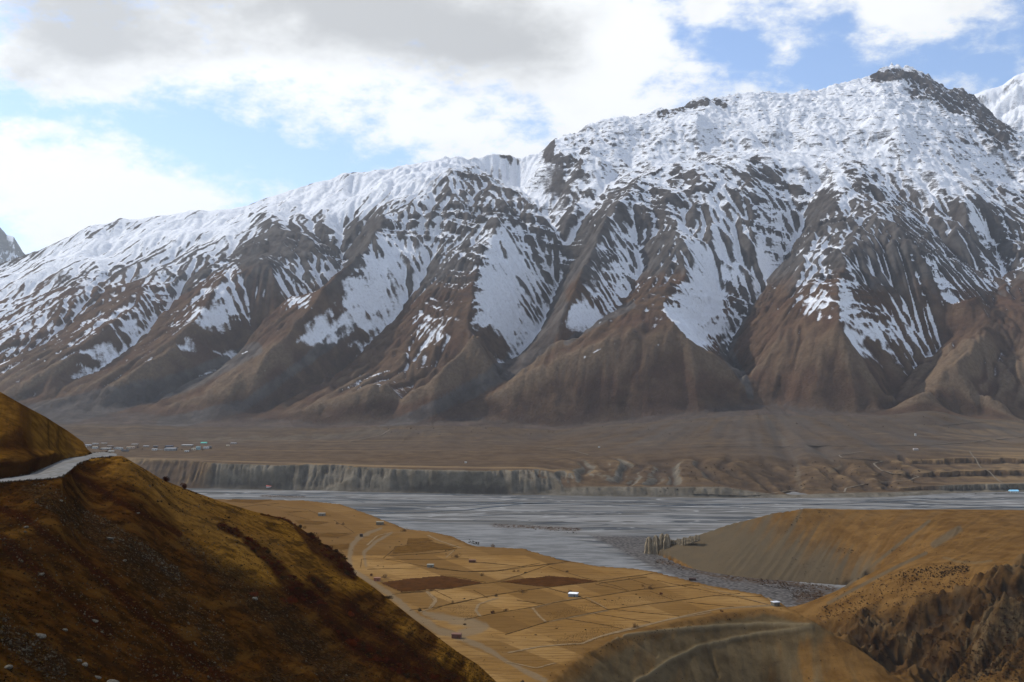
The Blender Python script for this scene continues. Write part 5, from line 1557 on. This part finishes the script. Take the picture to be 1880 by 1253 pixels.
THICK = [([(562, 975), (595, 1005), (628, 1030), (650, 1058)], (8, 20, 18, 5), 62, SH_RED, "dark red shrub in the dense thicket on the skyline", "shrubs of the skyline thicket", 1.15),
         ([(478, 944), (520, 950), (552, 968)], (2, 3, 3), 16, SH_RUST, "low red shrub in the thin strip on the crest", "shrubs of the thin red strip on the crest", 0.7),
         ([(405, 972), (440, 992)], (7, 7), 14, SH_RED, "dark shrub of the highest small clump on the near slope", "shrubs of the highest clump", 0.8),
         ([(450, 1002), (490, 1030), (540, 1078), (595, 1110)], (8, 13, 14, 12), 60, SH_RED, "dark red shrub in the long diagonal shrub belt", "shrubs of the diagonal belt", 1.0),
         ([(572, 1062), (602, 1086)], (5, 5), 10, SH_DARK, "black shrub in the short clump beside the diagonal belt", "shrubs of the short black clump", 0.9),
         ([(608, 1140), (680, 1192), (760, 1235), (830, 1256)], (5, 12, 12, 8), 60, SH_RED, "dark red shrub in the bottom belt of the near slope", "shrubs of the bottom belt", 0.95),
         ([(650, 1110), (720, 1165), (790, 1215), (850, 1250)], (5, 6, 7, 5), 30, SH_DARK, "low dark shrub along the lower skyline of the near slope", "shrubs along the lower skyline", 0.75)]
for L, wd, n, ms, lab, grp, sz in THICK:
    for k in range(n):
        u, v = along(L, wd, rs.random()); vt = float(itp(SIL, u)) if u > 225 else 0
        if v < vt + 1: v = vt + 2
        s_ = sz * (0.6 + 0.7 * rs.random()); dk = rs.random() > 0.7; ext = (u - L[0][0]) / (L[-1][0] - L[0][0])
        lb = ("big " if s_ > sz else "small ") + (lab.replace('dark red', 'blackish').replace('low red', 'low blackish') if dk else lab) + (", upper end" if ext < 0.33 else ", lower end" if ext > 0.66 else ", middle part")
        place(rs.choice(SH_DARK if dk else ms), "shrub", near_pt(u, v), s_, s_ * (0.8 + 0.4 * rs.random()), lb, "shrub", grp)
SINGLE = []
for k in range(220):
    u = 190 + rs.random() * 380; v = float(itp(SIL, max(u, 226))) + 6 + rs.random() ** 1.5 * 210
    SINGLE.append((near_pt(u, v), 0.18 + 0.38 * rs.random() ** 2))

# trees and bushes in the fields
FT_TREES = [(838, 1024, 6.5, SH_OCH, "bushy bare tree left of the dark brown flat hut"), (959, 1089, 5.0, SH_OCH, "bare bush on the bank below the dark ploughed field"), (1195, 1082, 6.0, SH_OCH, "pale bare tree on the right-hand fields near the river bed"),
            (1213, 1092, 3.2, SH_RUST, "small red bush right of the pale bare tree"), (905, 1127, 3.8, SH_RED, "dark red bush on the bank below the curved path"), (929, 1122, 3.0, SH_RED, "small red bush right of the dark red one by the curved path"),
            (1168, 1153, 5.0, SH_OCH, "bare bush near the front edge of the terrace"), (911, 1096, 3.2, SH_DARK, "dark bush at the start of the curved path"), (681, 1058, 3.6, SH_RED, "dark red bush above the small red mud hut"),
            (742, 976, 6.0, SH_OCH, "reddish bare trees on the terrace rim where it meets the river"), (705, 1062, 5.5, SH_OCH, "faint bare tree right of the small red mud hut"), (771, 1123, 3.6, SH_DARK, "dark bush on the pale wash beside the loop of the track"),
            (1040, 1051, 2.8, SH_DARK, "dark bush on the bank near the river rim, centre"), (943, 1050, 2.6, SH_OCH, "left one of two small bushes on the bank above the dark field"), (951, 1050, 2.6, SH_OCH, "right one of two small bushes on the bank above the dark field"),
            (965, 1053, 2.8, SH_DARK, "dark bush right of the two small bushes on the same bank"), (884, 1058, 4.2, SH_OCH, "slender bare bush between the two ploughed fields"), (620, 963, 4.2, SH_OCH, "left bare bush beside the grey hut of the farthest fields"),
            (629, 964, 4.2, SH_OCH, "right bare bush beside the grey hut of the farthest fields"), (831, 1108, 3.2, SH_OCH, "small bush on the bank left of the furrowed field"), (893, 1004, 5.5, SH_OCH, "tangle of bare bushes at the river rim of the terrace"),
            (906, 1005, 5.0, SH_OCH, "second tangle of bare bushes at the river rim, further right"), (1047, 1088, 3.2, SH_RED, "dark red bush touching the white-roofed hut"), (1325, 1124, 2.6, SH_RED, "small red bush on the front path of the terrace"),
            (1340, 1140, 2.2, SH_DARK, "dark bush on the slope just under the front path"), (852, 1148, 2.6, SH_DARK, "dark bush on the pale wash above the red-brown hut"), (1180, 1078, 3.0, SH_OCH, "low bush left of the pale bare tree"),
            (960, 1254, 2.6, SH_DARK, "dark bush at the foot of the near slope, lowest in the fields")]
for (u, v, h, ms, lab) in FT_TREES:
    p = col_hit(T, u, v); place(rs.choice(ms), "bush", p, h * 0.75, h, lab, "bush")
HEAPS = [(1110, 1101.5), (1124, 1104), (1137, 1099), (1144, 1111), (1168, 1092), (1175, 1098), (694, 1040), (704, 1041), (789, 994), (751, 1005), (716, 1006), (765, 1019), (819, 1018), (733, 995.5), (737, 1000.5), (853, 1100), (852, 1100.5), (620, 988.5), (610, 994), (606, 947), (575, 951), (650, 948), (818, 1012), (840, 1003), (834, 1012), (1022, 1155), (1075, 1157), (984, 1167)]
me_h = shrub_mesh("heap", 560, 90, 0.2, M_DARK, 0.4)
for u, v in HEAPS:
    place(me_h, "manure_heap", col_hit(T, u, v), 1.5, 1.4, "small dark heap of manure lying on the stubble fields", "heap", "manure heaps on the fields")


def scatter(name, pts, sizes, mat, seed, shape='rock'):
    """many small pieces in one mesh"""
    rr = np.random.default_rng(seed); n = len(pts); P_ = np.array(pts); S_ = np.array(sizes)
    if shape == 'rock':
        b = np.array([(1, 0, 0), (-1, 0, 0), (0, 1, 0), (0, -1, 0), (0, 0, 1), (0, 0, -0.6)], float); f = np.array([(0, 2, 4), (2, 1, 4), (1, 3, 4), (3, 0, 4), (2, 0, 5), (1, 2, 5), (3, 1, 5), (0, 3, 5)])
    else:
        d = rr.normal(size=(9, 3)); d[:, 2] = np.abs(d[:, 2]); d /= np.linalg.norm(d, axis=1)[:, None]
        b = []; f = []
        for k in range(9):
            o_ = np.cross(d[k], rr.normal(size=3)); o_ /= np.linalg.norm(o_); b += [d[k] * 0.15 - o_ * .25, d[k] * 0.15 + o_ * .25, d[k] * 1.0]; f.append((3 * k, 3 * k + 1, 3 * k + 2))
        b = np.array(b); f = np.array(f)
    m = len(b); ang = rr.random(n) * 6.28; c, s_ = np.cos(ang), np.sin(ang)
    B = b[None] * (1 + 0.35 * (rr.random((n, m, 3)) - 0.5)) * (S_[:, None, None] * (0.7 + 0.6 * rr.random((n, 1, 3))))
    x = B[..., 0] * c[:, None] - B[..., 1] * s_[:, None]; y = B[..., 0] * s_[:, None] + B[..., 1] * c[:, None]
    co = np.stack([x, y, B[..., 2]], -1) + P_[:, None, :]; fc = (f[None] + (np.arange(n) * m)[:, None, None]).reshape(-1, 3)
    me = bpy.data.meshes.new(name); me.vertices.add(n * m); me.vertices.foreach_set('co', co.astype(np.float32).ravel())
    me.loops.add(fc.size); me.loops.foreach_set('vertex_index', fc.astype(np.int32).ravel()); me.polygons.add(len(fc)); me.polygons.foreach_set('loop_start', np.arange(0, fc.size, 3, dtype=np.int32)); me.update(calc_edges=True)
    me.materials.append(mat); o = bpy.data.objects.new(name, me); link(o); o['kind'] = 'stuff'; return o


M_STONE = NT("lichen_grey_stone", 0.9, 0.15); M_STONE.base(M_STONE.mix(M_STONE.ramp(M_STONE.noise(0.9, 4, 0.6), 0.35, 0.65), (0.016, 0.010, 0.006), (0.080, 0.068, 0.050))); M_STONE = M_STONE.m
M_STONE2 = flat_mat("pale_boulder", (0.10, 0.09, 0.072), 0.9, 0.4, 2.0)

NU_, NV_, ND_, NZ_ = NR['t']
SCR = [([(330, 990), (420, 1060), (520, 1130), (640, 1230)], (12, 44, 50, 60), 700), ([(60, 900), (200, 1000), (330, 1100), (420, 1180)], (26, 50, 44, 44), 1000), ([(150, 940), (260, 1010), (330, 1060)], (14, 16, 14), 700), ([(0, 1150), (120, 1230)], (30, 30), 500), ([(0, 960), (200, 1130), (420, 1250)], (60, 60, 40), 900), ([(230, 870), (400, 960), (600, 1100)], (20, 40, 40), 500)]
pts, sz = [], []
for L, wd, n in SCR:
    for k in range(n):
        u, v = along(L, wd, rs.random())
        if u < -20 or v > 1300: continue
        pts.append(near_pt(u, v)); sz.append(0.07 + 0.13 * rs.random() ** 3 + (0.12 if rs.random() < 0.04 else 0))
scatter("scree_stones", pts, sz, M_STONE, 701)
scatter("low_dark_scrub", [a for a, b in SINGLE], [b for a, b in SINGLE], M_DARK, 700, 'tuft')
pts, sz = [], []
for k in range(17000):
    u = -40 + rs.random() * 980; vt = float(itp(VO, u)) if u < 225 else float(itp(SIL, u))
    v = vt + 2 + rs.random() * (1290 - vt)
    if v > 1300: continue
    pts.append(near_pt(u, v)); sz.append(0.10 + 0.28 * rs.random() ** 3)
scatter("dark_grass_tufts", pts[:9500], sz[:9500], M_DARK, 702, 'tuft'); scatter("dry_grass_tufts", pts[9500:], sz[9500:], leaf_mat("dry_grass", (0.035, 0.018, 0.004), (0.10, 0.055, 0.012)), 703, 'tuft')
pts, sz = [], []
for k in range(700):
    u = -30 + rs.random() * 235; e_ = rs.random() < 0.55
    v = float(itp(VO, u)) - 0.2 + 1.2 * rs.random() if e_ else float(itp(VI, u)) + 0.9 * rs.random() - 0.3
    d = ZROAD * F / (VH - v); pts.append(((u - 940) / F * d, d, ZROAD + 0.02)); sz.append(0.06 + 0.22 * rs.random() ** 3)
scatter("road_verge_stones", pts, sz, M_STONE, 704)
for k, (x, y) in enumerate([(40, 222), (105, 205), (190, 200), (222, 232), (300, 236), (360, 205), (470, 228), (520, 232), (640, 205), (700, 222), (860, 215), (960, 205), (1100, 208), (1150, 232), (1270, 205), (1390, 236), (1490, 222)]):
    u, v = zv(x, y); p = col_hit(FT, u, v); place(rs.choice(SH_DARK), "village_tree", p, 3.0 + 2 * rs.random(), 4.5 + 2.5 * rs.random(), "dark bare tree among the houses of the far village", "tree", "trees between the village houses")
BOULD = [(207, 1239, 1.0, "large pale flat boulder near the bottom left corner"), (16, 1218, 0.7, "pale boulder close to the left edge near the bottom"), (73, 1161, 0.8, "grey slab boulder above the bottom left corner"), (201, 993, 0.8, "pale boulder in the upper band of scree"),
         (145, 1202, 0.45, "left of two pale stones side by side near the bottom left"), (156, 1210, 0.5, "right of two pale stones side by side near the bottom left"), (468, 1101, 0.75, "pale boulder with a dark hollow under it below the dark red bush"), (48, 979, 0.55, "pale stone on the left edge slope below the road"),
         (174, 1131, 0.5, "pale stone above a black furrow in the lower slope"), (119, 1146, 0.45, "small pale stone left of the black furrow"), (228, 1035, 0.5, "pale stone at the end of the upper scree band"), (179, 1229, 0.5, "small stone left of the large flat boulder"),
         (253, 944, 0.45, "whitish stone on the grassy upper slope"), (76, 1054, 0.5, "orange-tinted stone among black furrows"), (148, 852, 0.5, "white stone lying on the outer verge of the road bend"), (112, 925, 0.4, "white stone high on the slope just under the road")]
for k, (u, v, s_, lab) in enumerate(BOULD):
    rr = np.random.default_rng(800 + k); bm = bmesh.new(); bmesh.ops.create_icosphere(bm, subdivisions=2, radius=1.0)
    for vv in bm.verts:
        c = vv.co; c *= 0.8 + 0.35 * rr.random() if False else 0.85 + 0.22 * math.sin(c.x * 3.1 + k) * math.cos(c.y * 2.7 + k) + 0.10 * rr.random()
        c.z *= 0.6; c.x *= 1.25
    o = bm_obj("boulder", bm, M_STONE2); o.location = near_pt(u, v); o.location.z += s_ * 0.15; o.scale = (s_ * 0.75,) * 3; o.rotation_euler = (0.2, 0.3, rr.random() * 6); tag(o, lab, "boulder")

# scrub on the mesa, the canyon floor and the far bank of the tributary
def scrub(name, lines, n, tab, s0, s1, mat, seed):
    pts, sz = [], []
    for k in range(n):
        L, wd = lines[rs.randrange(len(lines))]; u, v = along(L, wd, rs.random()); p = col_hit(tab, u, v)
        pts.append((p[0] + (rs.random() - .5) * 3, p[1] + (rs.random() - .5) * 4, p[2])); sz.append(s0 + (s1 - s0) * rs.random() ** 2)
    scatter(name, pts, sz, mat, seed, 'tuft')


scrub("river_scrub", [([(905, 965), (975, 967), (1065, 973)], (2, 2.5, 2)), ([(975, 970), (1060, 978)], (3, 3)), ([(860, 995), (880, 1000)], (3, 3)), ([(1200, 1030), (1280, 1050)], (6, 8))], 260, RB['t'], 0.6, 1.8, M_DARK, 711)
scrub("canyon_floor_scrub", [([(1330, 1058), (1430, 1068), (1535, 1084)], (5, 6, 4)), ([(1450, 1092), (1510, 1096)], (9, 9)), ([(1390, 1070), (1480, 1085)], (5, 5))], 620, RB['t'], 0.6, 1.7, M_SCRUB, 712)
scrub("mesa_scrub", [([(1470, 950), (1440, 975)], (4, 6)), ([(1500, 940), (1530, 950)], (3, 5)), ([(1540, 1010), (1580, 1020)], (5, 5)), ([(1400, 950), (1800, 1000)], (15, 60)), ([(1450, 1000), (1560, 1090)], (50, 20)), ([(1620, 1015), (1700, 1002)], (5, 5))], 420, T, 0.4, 1.3, M_DARK, 713)
scrub("canyon_cliff_scrub", [([(1500, 1130), (1650, 1080), (1780, 1050)], (10, 35, 20)), ([(1600, 1170), (1750, 1160), (1880, 1120)], (40, 60, 60)), ([(1650, 1060), (1780, 1045)], (14, 6)), ([(1750, 1230), (1880, 1220)], (30, 30))], 2200, T, 0.4, 1.6, M_DARK, 714)
scrub("canyon_cliff_red_scrub", [([(1500, 1140), (1650, 1090), (1780, 1060)], (10, 35, 20)), ([(1700, 1180), (1880, 1200)], (50, 60))], 700, T, 0.4, 1.4, M_RED, 715)
scrub("terrace_front_scrub", [([(1080, 1200), (1250, 1150), (1430, 1118)], (8, 5, 3)), ([(1000, 1253), (1300, 1200), (1560, 1220)], (20, 60, 40))], 420, T, 0.3, 0.9, M_DARK, 716)
pts, sz = [], []
for (o_, a_, b_, na, nb) in (((1010, 1178), (120, -36), (34, 14), 46, 9), ((1078, 1108), (150, -18), (22, 8), 44, 5), ((840, 1108), (40, 22), (-26, 10), 18, 8), ((1000, 1128), (90, -22), (16, 10), 30, 6)):
    for i in range(na):
        for j in range(nb):
            u_ = o_[0] + a_[0] * i / na + b_[0] * j / nb; v_ = o_[1] + a_[1] * i / na + b_[1] * j / nb
            p_ = col_hit(T, u_ + rs.random() * 1.2, v_ + rs.random() * 0.5); pts.append((p_[0] + rs.random(), p_[1] + rs.random(), p_[2])); sz.append(0.25 + 0.35 * rs.random())
scatter("stubble_rows", pts, sz, M_OCHD, 718, 'tuft')
pts, sz = [], []
for k in range(2600):
    u_, v_ = 640 + rs.random() * 800, 960 + rs.random() * 260
    if not inpoly(np.array([u_]), np.array([v_]), TERR_EDGE)[0]: continue
    pts.append(col_hit(T, u_, v_)); sz.append(0.12 + 0.5 * rs.random() ** 4)
scatter("field_stubble_tufts", pts, sz, M_OCHD, 719, 'tuft')
scrub("foothill_scrub", [([(700, 790), (1000, 792), (1300, 788), (1880, 770)], (8, 10, 14, 12)), ([(1150, 880), (1700, 870)], (26, 26))], 500, FT, 1.0, 3.2, M_DARK, 717)

# ================================================================== HAZE
def build_haze():
    me = bpy.data.meshes.new("haze"); bm = bmesh.new()
    bmesh.ops.create_cube(bm, size=1.0)
    for v in bm.verts:
        v.co.x *= 30000; v.co.y = v.co.y * 21000 + 8500; v.co.z = -420 if v.co.z < 0 else 3000
    bm.to_mesh(me); bm.free()
    o = bpy.data.objects.new("haze", me); link(o); o['kind'] = 'stuff'
    m = bpy.data.materials.new("haze_air"); m.use_nodes = True
    nt = m.node_tree; nt.nodes.clear()
    out = nt.nodes.new('ShaderNodeOutputMaterial'); pv = nt.nodes.new('ShaderNodeVolumePrincipled')
    pv.inputs['Color'].default_value = (0.80, 0.89, 1.0, 1); pv.inputs['Density'].default_value = 2.7e-5
    pv.inputs['Anisotropy'].default_value = 0.55
    nt.links.new(pv.outputs[0], out.inputs['Volume']); me.materials.append(m)


build_haze()
print('total', time.time() - T0)
